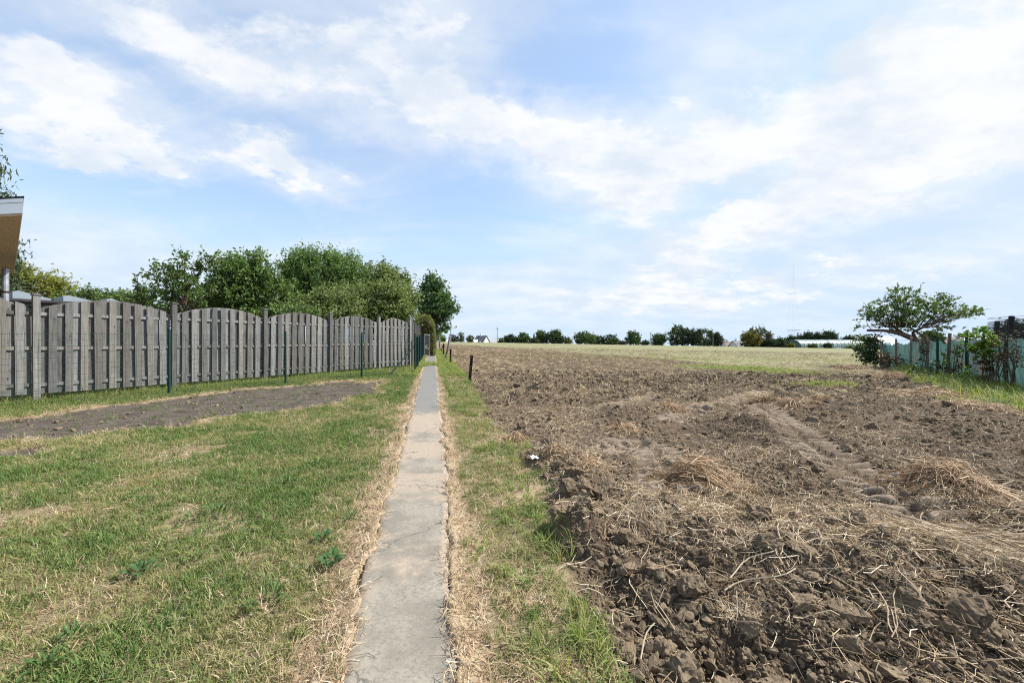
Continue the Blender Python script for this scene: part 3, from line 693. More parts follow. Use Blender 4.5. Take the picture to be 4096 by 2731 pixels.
def straw():
    X, Y = fan(190000, .85, 10, -.3, 1.6); m = masks(X, Y)
    dense = sstep(-.1, .45, fbm(X, Y, .9, 4, 501)) * .5 + .12
    for px, py, rx, ry, w in [(2750,2080,1.0,.28,1.0),(2900,2020,1.2,.3,.8),(3500,2100,1.0,.4,.7),(3800,2260,.7,.25,1.0),(3300,2330,.5,.2,.5),(2550,2000,.4,.3,.7),(3800,2050,.8,.4,.9),(3050,2440,.25,.08,.6)]:
        p = pix(px, py); dense = np.maximum(dense, w * np.exp(-((X - p[0]) / rx) ** 2 - ((Y - p[1]) / ry) ** 2))
    dense = dense * (1 - .85 * m['track']) * (1 - .6 * sstep(5.5, 8.5, Y)) * np.where(Y < 2.0, .55, 1)
    keep = (m['soil'] > .4) & (rng.random(len(X)) < dense); X, Y = X[keep], Y[keep]; n = len(X)
    rot = np.stack([rng.uniform(0, 6.28, n), rng.normal(0, .28, n), rng.normal(.5, 1.1, n)], 1)
    scatter('straw_litter', np.stack([X, Y, ground_z(X, Y) + .008 + .012 * rng.random(n)], 1), rot, rng.uniform(.4, 1.05, n) * (.8 + .06 * Y), rng.integers(0, 8, n), rng.random(n), STRAW, 'loose pale straw scattered over the churned soil', 'straw')
    # longer stalks lying about near the camera
    X, Y = fan(4200, .9, 5.5, -.25, 1.55); m = masks(X, Y); keep = (m['soil'] > .6) & (rng.random(len(X)) < .12 + .5 * sstep(-.1, .4, fbm(X, Y, .9, 4, 501))); X, Y = X[keep], Y[keep]; n = len(X)
    rot = np.stack([rng.uniform(0, 6.28, n), rng.normal(0, .22, n), rng.normal(.4, 1.2, n)], 1)
    scatter('straw_stalks', np.stack([X, Y, ground_z(X, Y) + .022], 1), rot, rng.uniform(.6, 1.2, n), rng.choice([2, 4, 7], n), np.clip(rng.random(n) * .6 + .4, 0, 1), STRAW, 'long pale straw stalks strewn over the nearest churned soil', 'straw')
    # verge and path edges
    X, Y = fan(9000, .85, 7, -1.1, .45); m = masks(X, Y)
    keep = (m['soil'] < .6) & (m['path'] > -.06 + .05 * rng.random(len(X))) & (rng.random(len(X)) < m['dry'] * .75 + .03) & (m['strip'] < .5); X, Y = X[keep], Y[keep]; n = len(X)
    rot = np.stack([rng.uniform(0, 6.28, n), rng.normal(0, .25, n), rng.uniform(0, 6.28, n)], 1)
    scatter('path_straw', np.stack([X, Y, np.maximum(ground_z(X, Y), g0(X, Y) + .006) + .014], 1), rot, rng.uniform(.45, .9, n), rng.integers(0, 7, n), np.clip(rng.random(n) + .2, 0, 1), STRAW, 'bleached straw wisps lying along the path edges', 'straw')
    # field further out
    X, Y = fan(60000, 7, 60, -.25, 1.35, .0); m = masks(X, Y)
    keep = (m['soil'] > .5) & (rng.random(len(X)) < .25 + .6 * sstep(-.1, .4, fbm(X * .4, Y, .5, 4, 507)))
    X, Y = X[keep], Y[keep]; n = len(X); rot = np.stack([rng.uniform(0, 6.28, n), rng.normal(0, .35, n), rng.uniform(0, 6.28, n)], 1)
    scatter('field_straw', np.stack([X, Y, ground_z(X, Y) + .02], 1), rot, rng.uniform(.8, 1.5, n) * (1 + .045 * Y), rng.integers(0, 8, n), rng.random(n) * .8, STRAW, 'straw stubble strewn over the wide field', 'straw')
straw()

# ------------------------------------------------------------------ soil clods
import bmesh
def soil_obj_mat():
    m, t, b = material('clod'); oc = t.node('ShaderNodeTexCoord').outputs['Object']; rnd = t.node('ShaderNodeObjectInfo').outputs['Random']
    n = t.noise(oc, 7, 6, .65); n2 = t.noise(oc, 30, 5, .7)
    c = t.mix(rnd, (0.135, 0.103, 0.070), (0.214, 0.166, 0.112)); c = t.mix(t.ramp(n, .4, .65), c, t.mix(rnd, (0.097, 0.073, 0.050), (0.165, 0.126, 0.085)))
    c = t.mix(t.ramp(n2, .5, .8), c, (0.201, 0.154, 0.104)); t.l.new(c, b.inputs['Base Color']); b.inputs['Roughness'].default_value = .95; b.inputs['Specular IOR Level'].default_value = .12
    bump(t, b, t.math('ADD', n, t.math('MULTIPLY', n2, .7)), .35, .03); return m
M['clod'] = soil_obj_mat()
def clod_mesh(name, sub, seed, flat=.7, elong=1.3, rough=.25):
    bm = bmesh.new(); bmesh.ops.create_icosphere(bm, subdivisions=sub, radius=.5); r = np.random.default_rng(seed)
    V = np.array([v.co[:] for v in bm.verts]); n = V / np.linalg.norm(V, axis=1)[:, None]
    # chop with a few planes so it breaks like dried earth, then roughen
    for _ in range(15):
        d = r.normal(size=3); d /= np.linalg.norm(d); lim = r.uniform(.25, .41); k = V @ d - lim; V = V - np.outer(np.maximum(k, 0) * .95, d)
    o = r.uniform(0, 50, 3); f = rough * (.5 * fbm(n[:, 0] * 1.4 + n[:, 2] + o[0], n[:, 1] * 1.4 - n[:, 2] + o[1], 1.3, 3, seed) + .35 * fbm(n[:, 0] * 2 + n[:, 2] * 2.2 + o[1], n[:, 1] * 2 - n[:, 2] + o[2], 3, 3, seed + 3))
    tri = lambda k, sd, oc: fbm(n[:, 0] * k + o[0], n[:, 1] * k + o[1], 1.0, oc, sd, .62) + fbm(n[:, 1] * k + o[1], n[:, 2] * k + o[2], 1.0, oc, sd + 1, .62) + fbm(n[:, 2] * k + o[2], n[:, 0] * k + o[0], 1.0, oc, sd + 2, .62)
    f = f + rough * (.22 * tri(2.2, seed, 4) + .16 * np.abs(tri(5.0, seed + 4, 4)) - .12 * np.abs(tri(3.0, seed + 8, 3)))
    V = V * (1 + f)[:, None]; V *= [elong, 1, flat]
    V[:, 2] -= V[:, 2].min() + .12 * flat
    F = np.array([[v.index for v in f.verts] for f in bm.faces]); bm.free()
    me = arr_mesh(name, V, [F], smooth=False); me.materials.append(M['clod']); return me
CLODS = [clod_mesh('clod_%d' % i, 4, 600 + i, random.uniform(.75, 1.0), random.uniform(1.0, 1.4), .6) for i in range(10)]
SLABS = [clod_mesh('slab_clod_%d' % i, 4, 640 + i, .5, random.uniform(1.5, 2.0), .5) for i in range(4)]
CRUMBS = [clod_mesh('crumb_%d' % i, 2, 660 + i, .75, 1.35, .8) for i in range(6)]
CLOD_Q = []
def place_clod(me, X, Y, size, rz, label, name='soil_clod', group=None, tilt=.25, sink=.0):
    o = bpy.data.objects.new(name, me); link(o); o.location = (X, Y, 0); CLOD_Q.append((o, X, Y, sink * size))
    o.scale = (size,) * 3; o.rotation_euler = (random.gauss(0, tilt), random.gauss(0, tilt), rz); tag(o, label, 'clod', group); return o
def clods():
    named = [(2760,2420,150,1,.9,'long slab of dried soil wedged at the edge of the grass verge'),(3390,2480,210,1,-.75,'large log-shaped soil clod lying beside broken straw stalks'),(3390,2565,110,0,.2,'blocky soil clod half buried under a log-shaped clod'),
             (3000-260,2455+60,110,0,.4,'rounded soil clod next to a long dried soil slab'),(2740,2690,190,0,.1,'big rounded soil clod with crumbs around it, bordering the grass'),(2640,2450,120,1,-.9,'long upright slab clod standing at the verge edge'),
             (2750,2380,130,0,-.6,'smooth oval soil clod on bare fine soil'),(2480,2200,90,0,.3,'soil clod lying in the hollow under the turf edge'),(2545,2190,110,1,-.7,'elongated clod leaning on the overhanging turf edge'),
             (2510,2290,80,0,.7,'round dark clod below the hollow of the turf edge'),(3050,2150,90,0,.5,'squat soil clod among matted straw'),(2700,2110,70,0,.2,'angular soil clod poking out of straw'),
             (3800,2420,180,1,-.5,'broad layered clod beneath a fan of straw'),(3870,2520,190,0,-.4,'jagged clod row stone-like at the crumbly bank'),(3960,2560,150,0,.2,'lumpy clod beside a jagged clod on the crumbly bank'),(3050,2650,130,0,1.2,'dark broken clod at the mouth of the soil hollow'),
             (2900,2680,150,0,.8,'heavy grey clod below the dark soil hollow'),(3100,2700,170,0,-.2,'cracked clod at the foot of the soil hollow'),(3220,2040,100,1,-.5,'slug-shaped brown clod lying on pale straw'),(3420,2170,130,0,-.2,'flattened clod by the tread marks'),
             (3250,1690,60,0,0,'dark oval clod beside the long tread track'),(3480,1710,55,0,.3,'big dark clod on the moist bank near the netting fence'),(3380,1715,60,1,-.2,'low wide clod on the moist soil'),(3620,1660,60,1,.1,'dark slab clod below the tall grass'),(3790,1650,30,0,.2,'black clod heap at the edge of the tall grass')]
    for px, py, w, kind, rz, lab in named:
        p = pix(px, py); size = w * p[1] / FPX * (.85 if kind else 1.0)
        place_clod((SLABS if kind else CLODS)[random.randrange(4 if kind else 10)], p[0], p[1], size * (.62 if kind else 1), rz, lab, sink=.06)
    # the rest that can be told apart
    LM = [(*pix(a, b)[:2], w) for a, b, w in [(2790,1935,'near the domed orange-tinged straw heap'),(3800,1960,'near the bushy orange straw clump'),(3760,2260,'around the combed straw bundles'),(3060,2560,'around the dark soil hollow'),(2700,2450,'among the slab clods by the verge'),(2330,2150,'below the overhanging turf edge'),
          (2650,1850,'beside the short tread marks'),(3300,1800,'beside the long tread track'),(3120,1630,'near the straw heaps where the long track starts'),(2680,1640,'near the orange tuft between two tread tracks'),(3620,1680,'on the moist dark soil near the netting fence'),(3500,1540,'near the dry grass hummocks'),(2120,1620,'near the rusty stake with punched holes'),(2300,1830,'near the paper scrap'),(3250,2130,'on the open slope among thin straw'),(3850,2550,'on the crumbly bank'),(3100,1500,'near the green regrowth patches'),(2600,1510,'on the open ploughed middle of the field')]]
    n = 0
    while n < 290:
        px = random.uniform(1950, 4090); py = random.uniform(1500, 2725) if random.random() < .75 else random.uniform(1440, 1600)
        p = pix(px, py); m = masks(p[:1], p[1:2])
        if m['soil'][0] < .8 or m['track'][0] > .4 or p[1] > 16: continue
        if fbm(p[:1], p[1:2], .8, 2, 91)[0] < random.uniform(-.5, .2): continue
        size = random.choice([.026, .033, .04, .048, .055, .066, .08, .105]) * (1 + .06 * p[1]) * (.9 if p[1] < 2 else 1)
        lm = min(LM, key=lambda q: math.hypot(q[0] - p[0], q[1] - p[1])); sw = 'crumb-sized' if size < .04 else 'fist-sized' if size < .075 else 'chunky'
        place_clod(random.choice(CLODS + SLABS[:1]), p[0], p[1], size, random.uniform(0, 6.28), '%s brown soil clod lying loose %s' % (sw, lm[2]), group='loose soil clods on the churned field', sink=.1); n += 1
    # turf edge lumps along the verge
    for px, py, w in [(2230,1840,90),(2290,1800,70),(2240,1900,80),(2290,1945,100),(2330,1990,90),(2270,2000,80),(2380,1930,70),(2260,2120,110),(2330,2110,120),(2410,2120,110),(2200,1770,60),(2160,1700,50),(2420,1985,90),(2070,1600,60),(2140,1590,60),(2090,1720,50)]:
        p = pix(px, py); place_clod(random.choice(CLODS), p[0], p[1], w * p[1] / FPX * 1.1, random.uniform(0, 6.28), 'crumbling earth lump heaped along the edge of the grass verge', group='earth lumps along the verge edge', sink=.15)
    X, Y = fan(95000, .85, 14, -.3, 1.6); X2, Y2 = fan(60000, .85, 3.6, -.3, 1.5); X = np.concatenate([X, X2]); Y = np.concatenate([Y, Y2]); m = masks(X, Y)
    keep = (m['soil'] > .6) & (m['track'] < .35) & (rng.random(len(X)) < .25 + .75 * sstep(-.2, .35, fbm(X, Y, .8, 2, 91) + .5 * (Y < 1.7))); X, Y = X[keep], Y[keep]; n = len(X)
    sz = np.clip(.009 * np.exp(rng.normal(.1, .65, n)), .005, .05) * (.8 + .16 * Y)
    scatter('soil_crumbs', np.stack([X, Y, ground_z(X, Y)], 1), upright(n, 1.0), sz, rng.integers(0, 6, n), rng.random(n), CRUMBS, 'loose crumbs and small lumps of dry soil', 'soil')
    s = rng.uniform(0, 1, 2200); X, Y = fan(9000, 4, 11, -1.6, -.2); m = masks(X, Y); k = m['strip'] > .5; X, Y = X[k], Y[k]; n = len(X)
    scatter('strip_crumbs', np.stack([X, Y, ground_z(X, Y)], 1), upright(n, 1.0), np.clip(.011 * np.exp(rng.normal(0, .75, n)), .005, .08), rng.integers(0, 6, n), rng.random(n), CRUMBS, 'dark crumbs on the scraped soil strip in the lawn', 'soil')
clods()
_cz = ground_z(np.array([q[1] for q in CLOD_Q]), np.array([q[2] for q in CLOD_Q]))
for (o, X, Y, d), z in zip(CLOD_Q, _cz): o.location.z = z - d

# ------------------------------------------------------------------ straw heaps
M['straw_heap'] = leaf_mat('straw_heap', (.21, .13, .07), (.34, .235, .14), (.47, .37, .25), .12, .5, tt=(1.1, 1.0, .8))
M['pale_heap'] = leaf_mat('pale_straw_heap', (.23, .165, .10), (.36, .28, .185), (.50, .42, .31), .12, .5, tt=(1.1, 1.0, .8))
_hn = np.random.default_rng(8).random((64, 64))
def straw_clump(px, py, rx, ry, hgt, n, L, ang, label, mat='pale_heap', spread=.5):
    rx *= .85; ry *= .85; hgt *= .85; p = pix(px, py); z = float(ground_z(p[:1], p[1:2])[0]); V = []; Q = []; T = []; k = 0
    for _ in range(int(n * 1.9)):
        a = rng.uniform(0, 6.28); r = rng.random() ** .58 * 1.12; x = rx * r * math.cos(a); y = ry * r * math.sin(a); h = .9 * hgt * max(0, 1 - r * r) * rng.uniform(.1, 1.0) * (.55 + .9 * _hn[int(x * 9 + 50) % 64, int(y * 9 + 50) % 64]) + .004
        d = ang + rng.normal(0, spread * 1.5); l = L * rng.uniform(.5, 1.3); w = rng.uniform(.0006, .0014) * (1 + .22 * p[1]); tb = rng.random()
        c = np.array([x, y, h]); dv = np.array([math.cos(d), math.sin(d), rng.normal(0, .18)]); sd = np.array([-dv[1], dv[0], rng.normal(0, .4)]) ; droop = rng.uniform(0, .35) * l
        for i in range(4):
            f = i / 3 - .5; q = c + dv * l * f; q[2] -= droop * (abs(f) * 2) ** 2 * .6
            gz = float(0); q[2] = max(q[2], .004); V += [q - sd * w, q + sd * w]; T += [tb, tb]
            if i < 3: Q.append([k + 2 * i, k + 2 * i + 1, k + 2 * i + 3, k + 2 * i + 2])
        k += 8
    V = np.array(V); X = V[:, 0] + p[0]; Y = V[:, 1] + p[1]; V[:, 2] += ground_z(X, Y) - z
    o = obj('straw_clump', arr_mesh('straw_clump', V, [np.array(Q)], {'tint': np.array(T)}), M[mat], loc=(p[0], p[1], z)); tag(o, label, 'straw'); return o
for a in [(2790,1935,.30,.24,.16,900,.30,-.5,'domed orange-tinged straw heap at the end of the tread marks','straw_heap',.45),(2720,2080,.42,.20,.06,700,.24,-.4,'flat pale straw mat in front of the domed heap','pale_heap',.8),
          (2580,2130,.22,.18,.10,450,.2,-1.2,'matted straw tuft hanging over a soil hollow','pale_heap',.5),(3800,1960,.34,.30,.20,1000,.34,.4,'bushy orange straw clump on its own bank of soil','straw_heap',1.2),
          (3880,2170,.50,.16,.10,900,.36,-.45,'long combed bundle of straw lying down the bank','pale_heap',.25),(3760,2240,.45,.12,.09,700,.34,-.6,'swept straw bundle over a dark undercut','pale_heap',.3),
          (3060,1615,.28,.2,.14,300,.35,.3,'orange straw heap at the top of the long tread track','straw_heap',.9),(3180,1640,.3,.2,.12,260,.35,-.4,'straw heap where the long tread track starts','straw_heap',.7),(3270,1620,.25,.2,.12,200,.3,.4,'small orange straw tuft on the dark bank','straw_heap',1.0),
          (2680,1640,.22,.18,.13,220,.32,.8,'orange straw tuft on a mound between two tread tracks','straw_heap',1.0),(2980,2440,.10,.06,.035,110,.09,.3,'frayed straw tuft above the dark soil hollow','pale_heap',1.2),(3620,2480,.10,.05,.03,110,.09,.2,'small frayed straw tuft beside the log-shaped clod','pale_heap',1.0),
          (2370,1890,.12,.10,.09,180,.2,.5,'rooty straw tuft on the earth lumps of the verge','straw_heap',1.0),(2215,1860,.10,.10,.10,240,.13,1.2,'brown root-matted turf tuft at the verge edge','straw_heap',1.3),(2490,1720,.2,.15,.1,240,.25,1.2,'brown straw tuft on a soil ridge','straw_heap',1.0),(2060,1755,.14,.12,.1,200,.18,1.2,'root-matted turf ball by the verge grass','straw_heap',1.3),
          (3310,2060,.5,.16,.03,350,.22,.2,'thin pale straw mat around a slug-shaped clod','pale_heap',1.0),(3250,2230,.5,.2,.025,350,.2,-.4,'thin straw scatter mat on the open soil','pale_heap',1.0),
          (3920,1650,.5,.45,.16,420,.4,.4,'dry orange grass mat against the tall green grass','straw_heap',.8),(3720,1580,.7,.5,.2,420,.45,.2,'dry grass hummock below the netting fence','straw_heap',.8),(3560,1510,.7,.5,.25,380,.5,.1,'reddish dry grass hummock beside dead brambles','straw_heap',.8),(3410,1475,.9,.6,.2,320,.5,.2,'dry orange grass mat by the ivy bush','straw_heap',.8)]:
    straw_clump(*a)

# long single stalks
for i, (px, py, ang, L, lab) in enumerate([(2690,2490,1.9,.20,'long bent stalk lying on fine soil below the slab clods'),(2580,2600,.9,.18,'arched pale stalk on the crumbly soil'),(3010,2330,.35,.30,'thick pale stalk crossing other stalks at the hollow'),(3040,2390,.1,.32,'long dry stalk bridging the dark hollow'),(3540,2490,1.1,.22,'upright broken stalk next to the log-shaped clod'),(2940,2460,-1.1,.24,'folded stalk hanging into the dark hollow'),(3120,2280,1.0,.2,'short stalk on the slope of fine soil'),(3700,2080,.9,.25,'split pale stalk by the combed straw bundle')]):
    p = pix(px, py); z = float(ground_z(p[:1], p[1:2])[0]); mb = MB(); d = np.array([math.cos(ang), math.sin(ang), .12])
    mb.tube([d * L * f + np.array([0, .08 * L * math.sin(f * 6 + i), .03 + .02 * math.sin(f * 3)]) for f in np.linspace(-.5, .5, 7)], .0026, 5)
    V = np.concatenate(mb.v); o = mb.build('straw_stalk', M['pale_heap'], loc=(p[0], p[1], z), attrs={'tint': np.full(len(V), .9)}); tag(o, lab, 'straw')

# ------------------------------------------------------------------ weeds in the lawn
M['weed'] = leaf_mat('weed_leaves', (.07, .13, .035), (.05, .105, .035), (.11, .17, .05), .3, .4)
def weed_leaf_mesh(name, jag, L, W, tint):
    V = []; F = []; n = 9
    for i in range(n):
        f = i / (n - 1); w = W * math.sin(math.pi * min(1, f * .93 + .05)) * (1 - (.55 * jag if i % 2 else 0)); z = .035 * L / .1 * math.sin(f * 2.6)
        V += [[f * L, -w / 2, z + .1 * w], [f * L, 0, z - .12 * w], [f * L, w / 2, z + .1 * w]]
        if i: 
            k = 3 * i; F += [[k - 3, k - 2, k + 1, k], [k - 2, k - 1, k + 2, k + 1]]
    me = arr_mesh(name, np.array(V), [np.array(F)], {'tint': np.full(len(V), tint)}); me.materials.append(M['weed']); return me
WLEAF = [weed_leaf_mesh('leaf_jagged', 1, .10, .032, .3), weed_leaf_mesh('leaf_plain', 0, .085, .045, .6), weed_leaf_mesh('leaf_light', 0, .07, .04, 1.0), weed_leaf_mesh('leaf_dark', 1, .12, .035, .1)]
for px, py, kind, n, s, lab in [(1330,2270,1,16,1.0,'leafy dandelion-like weed at the dry edge of the path'),(1290,2170,1,10,.8,'pale green weed patch next to the dry path edge'),(1400,2090,0,12,.9,'dark jagged weed close to the bare path edge'),(790,2245,2,16,.8,'round-leaved light green weed in open lawn'),(560,2310,1,14,1.0,'spreading weed with broad leaves in the lawn'),
                             (1080,2430,3,14,1.0,'dark fine-leaved thistle weed in the lawn'),(880,2060,3,14,1.1,'dark weed rosette amid green lawn clumps'),(780,2090,3,10,.9,'dark narrow-leaved weed beside a weed rosette'),(1160,1945,3,10,1.0,'dark weed in a green lawn patch'),(300,2560,0,18,.75,'large jagged thistle at the shaded lawn clumps'),(180,2690,0,22,.85,'pale wide thistle rosette in the lawn'),(1270,1860,2,12,1.0,'bright green weed tuft near the earthy part of the path'),(2130,2330,2,7,.7,'small weed in the verge grass by the turf edge')]:
    p = pix(px, py); z = float(ground_z(p[:1], p[1:2])[0]); r = empty('broadleaf_weed', (p[0], p[1], z)); tag(r, lab, 'weed')
    for i in range(n):
        a = i * 2.4 + random.uniform(-.3, .3); o = bpy.data.objects.new('leaf', WLEAF[kind]); link(o, r); q = random.uniform(0, .05) * s
        o.location = (q * math.cos(a), q * math.sin(a), .012 + random.uniform(0, .025)); o.rotation_euler = (random.gauss(0, .3), random.uniform(-.55, .05), a); sc = .62 * s * random.uniform(.6, 1.1); o.scale = (sc, sc, sc)

# ------------------------------------------------------------------ litter
mb = MB(); r = np.random.default_rng(3); g = [[(i / 5 - .5) * .07, (j / 5 - .5) * .05, .012 + .018 * r.random()] for j in range(6) for i in range(6)]
mb.add(g, [[j * 6 + i, j * 6 + i + 1, j * 6 + i + 7, j * 6 + i + 6] for j in range(5) for i in range(5)]); p = pix(2135, 1866)
tag(mb.build('paper_scrap', M['white'], loc=(p[0], p[1], float(ground_z(p[:1], p[1:2])[0]) + .01), rot=(.2, .1, .5)), 'crumpled white paper scrap in the grass beside earth lumps', 'litter')
M['stone'] = flat_mat('grey_stone', (.16, .175, .19), .6, .15, 20)
for px, py, w, lab in [(3590,1905,55,'smooth blue-grey pebble on the bare soil bank'),(2570,1962,28,'small pale stone near the tread marks')]:
    p = pix(px, py); me = CLODS[2].copy(); me.materials.clear(); me.materials.append(M['stone']); o = obj('pebble', me, None, None, (p[0], p[1], float(ground_z(p[:1], p[1:2])[0]))); s = w * p[1] / FPX; o.scale = (s, s, s * .6); tag(o, lab, 'stone')

# ------------------------------------------------------------------ board fences
def arch_board(name, s0, s1, width, thick, panel_w, edge_h, mid_h, bottom, face, mat):
    """board with its top cut to the panel's arch; local x along the fence, origin at the board's foot"""
    def top(s): 
        f = np.clip(s / panel_w, 0, 1) * 2 - 1; return edge_h + (mid_h - edge_h) * math.cos(f * math.pi / 2) ** .8 if abs(f) < 1 else edge_h
    c = (s0 + s1) / 2; mb = MB(); poly = [(s0 - c, 0), (s1 - c, 0)] + [(s - c, top(s) - bottom) for s in np.linspace(s1, s0, 5)]
    mb.prism(poly, 1, -thick / 2, thick / 2)
    V = np.concatenate(mb.v); me = arr_mesh(name, V, [np.concatenate(mb.q), np.concatenate(mb.t)]); me.materials.append(mat); return me
def post_mesh(name, h, w, mat):
    mb = MB(); mb.box((0, 0, h / 2 - .15), (w, w, h + .3)); me = arr_mesh(name, np.concatenate(mb.v), [np.concatenate(mb.q)]); me.materials.append(mat); return me
def board_fence(name, label, P0, D, posts, nb, zfun, seed, mats):
    """posts: distances along the line; panels between them"""
    r = random.Random(seed); ang = math.atan2(D[1], D[0]); root = empty(name, (P0[0], P0[1], float(g0(P0[0], P0[1]))), ang); tag(root, label, 'fence'); cache = {}
    def gz(s): return float(g0(P0[0] + D[0] * s, P0[1] + D[1] * s)) - float(g0(P0[0], P0[1]))
    pm = post_mesh('post', 1.88, .088, M['post_wood']); mb = MB(); mb.box((0, 0, .008), (.115, .115, .016)); mb.box((0, 0, .022), (.08, .08, .014)); cap = arr_mesh('post_cap', np.concatenate(mb.v), [np.concatenate(mb.q)]); cap.materials.append(M['post_wood'])
    for s in posts:
        o = bpy.data.objects.new('post', pm); link(o, root); o.location = (s, -.01, gz(s)); o.rotation_euler = (r.gauss(0, .006), r.gauss(0, .008), 0)
        c = bpy.data.objects.new('post_cap', cap); link(c, o); c.location = (0, 0, 1.882)
    for s0, s1 in zip(posts[:-1], posts[1:]):
        pw = s1 - s0 - .09; n = max(2, round(nb * pw / 1.85)); base = gz((s0 + s1) / 2); key = round(pw, 2); tiltp = r.gauss(0, .006); dz = r.gauss(0, .012)
        pitch = pw / (n + .5); fw = pitch * .51; bw = pitch * .64
        for zr in (1.55, .94, .30):
            mb = MB(); mb.box((0, 0, 0), (pw + .01, .022, .058)); o = mb.build('rail', mats[r.randrange(len(mats))], root, (s0 + .045 + pw / 2, .006, base + zr + dz), (0, tiltp, 0))
        for row in (0, 1):
            for k in range(n + (1 if row else 0)):
                c = pitch * (k + .75) if row == 0 else pitch * (k + .25); w = bw if row else fw
                a, b = max(.004, c - w / 2), min(pw - .004, c + w / 2)
                if b - a < .03: continue
                kk = (key, row, k); mt = mats[r.randrange(len(mats))]
                if kk not in cache: cache[kk] = arch_board('board', a, b, w, .018, pw, 1.645, 1.865, .14, 0, mt)
                o = bpy.data.objects.new('board', cache[kk]); link(o, root)
                o.location = (s0 + .045 + (a + b) / 2 + r.gauss(0, .004), (.0265 if row else -.0155) + r.gauss(0, .0015), base + .14 + dz + r.gauss(0, .004)); o.rotation_euler = (r.gauss(0, .004), tiltp + r.gauss(0, .005), r.gauss(0, .012))
    return root
def fs(x): z = 7.0 * 2755 / (2900 - x); return (np.array([(x - CX) / FPX * z, z]) - FENCE_A) @ FDIR
_ps = [fs(x) for x in (145, 693, 1058, 1320, 1515, 1640)]; _pt = _ps[1] - _ps[0]
board_fence('board_fence', 'long grey weathered board fence with arched panels behind green wire mesh', FENCE_A, FDIR, [-2 * _pt, -_pt] + _ps, 9, None, 3, [M['wood'], M['wood'], M['wood_b']])
CORNER = FENCE_A + FDIR * _ps[-1]; PDIR = np.array([-.196, 1.0]); PDIR /= np.linalg.norm(PDIR)
board_fence('board_fence', 'board fence run that turns the corner and follows the path towards the hedge', CORNER + PDIR * .12 + np.array([.04, 0]), PDIR, [0, 1.85, 3.7, 5.55, 7.4, 9.25], 9, None, 5, [M['wood_b'], M['wood']])

# ------------------------------------------------------------------ green wire mesh fences
def wire_run(root, P0, D, L, o0, hgt, posts, root_p):
    def W(s, z): q = P0 + D * s; return np.array([q[0], q[1], float(g0(q[0], q[1])) + z]) - root_p
    mb = MB()
    for z in np.concatenate([np.arange(.02, .3, .05), np.arange(.3, hgt - .02, .1)]): 
        ss = np.linspace(0, L, int(L / .9) + 2); mb.tube([W(s, z + .008 * math.sin(s * 2.1 + z * 9)) for s in ss], .0024, 3, False)
    for s in np.arange(0, L, .075): mb.tube([W(s + .006 * math.sin(s * 7), .02), W(s, hgt * .5), W(s + .006 * math.cos(s * 5), hgt - .05)], .0022, 3, False)
    w = mb.build('wire_mesh', M['wire'], root); tag(w, kind='stuff')
    for s in posts:
        q = W(s, 0); mb = MB(); mb.tube([(0, 0, -.2), (0, 0, hgt)], .024, 10); p = mb.build('post', M['green_post'], root, q + np.array([D[1], -D[0], 0]) * .025)
        mb = MB(); mb.tube([(0, 0, hgt), (0, 0, hgt + .02)], .027, 10); mb.build('post_cap', M['green_post'], p)
        for k in range(3): 
            m2 = MB(); m2.tube([(0, 0, .25 + k * .4), (0, 0, .275 + k * .4)], .028, 8); m2.build('wire_clip', M['green_post'], p)
WA = FENCE_A + FNRM * .26; WB = pix(1658, 1492)[:2]; wd = (WB - (WA - FDIR * 4)); wl = np.linalg.norm(wd); wd /= wl; W0 = WB - wd * wl
def on_line(px):
    # where the view line through px crosses the wire line
    u = (px - CX) / FPX; s = (W0[0] - u * W0[1]) / (u * wd[1] - wd[0]); return s
rp = np.array([W0[0], W0[1], float(g0(*W0))]); rt = empty('wire_fence', rp); tag(rt, 'green wire mesh fence with round posts in front of the grey boards', 'fence')
wire_run(rt, W0, wd, wl, 0, 1.28, [.4, on_line(675), on_line(1140), on_line(1445), wl], rp)
mb = MB(); a = np.array([*WB, .95]) - rp; b_ = np.array([*(WB - wd * 1.05), .02]) - rp; mb.tube([a, b_], .02, 8); mb.build('brace', M['green_post'], rt)
rp2 = np.array([WB[0], WB[1], float(g0(*WB))]); rt2 = empty('wire_fence', rp2); tag(rt2, 'green wire mesh fence running beside the path up to the hedge', 'fence')
wire_run(rt2, WB + PDIR * .06, PDIR, 11.0, 0, 1.25, [2.2, 4.4, 6.6, 8.8, 11.0], rp2)
def sheet_post():
    q = WB + PDIR * 10.2 + np.array([.1, 0]); r = empty('galvanised_panel', (q[0], q[1], float(g0(*q)))); tag(r, 'pale galvanised mesh panel at the end of the path fence', 'panel')
    mb = MB(); mb.box((0, 0, .7), (.03, .03, 1.4)); mb.box((0, 1.4, .7), (.03, .03, 1.4)); mb.box((0, .7, 1.37), (.028, 1.36, .028)); mb.box((0, .7, .1), (.028, 1.36, .028)); mb.build('frame', M['zinc'], r)
    mb = MB()
    for k in range(13): mb.box((0, .1 + k * .1, .735), (.004, .004, 1.24))
    tag(mb.build('wire_mesh', M['zinc'], r), kind='stuff')
sheet_post()

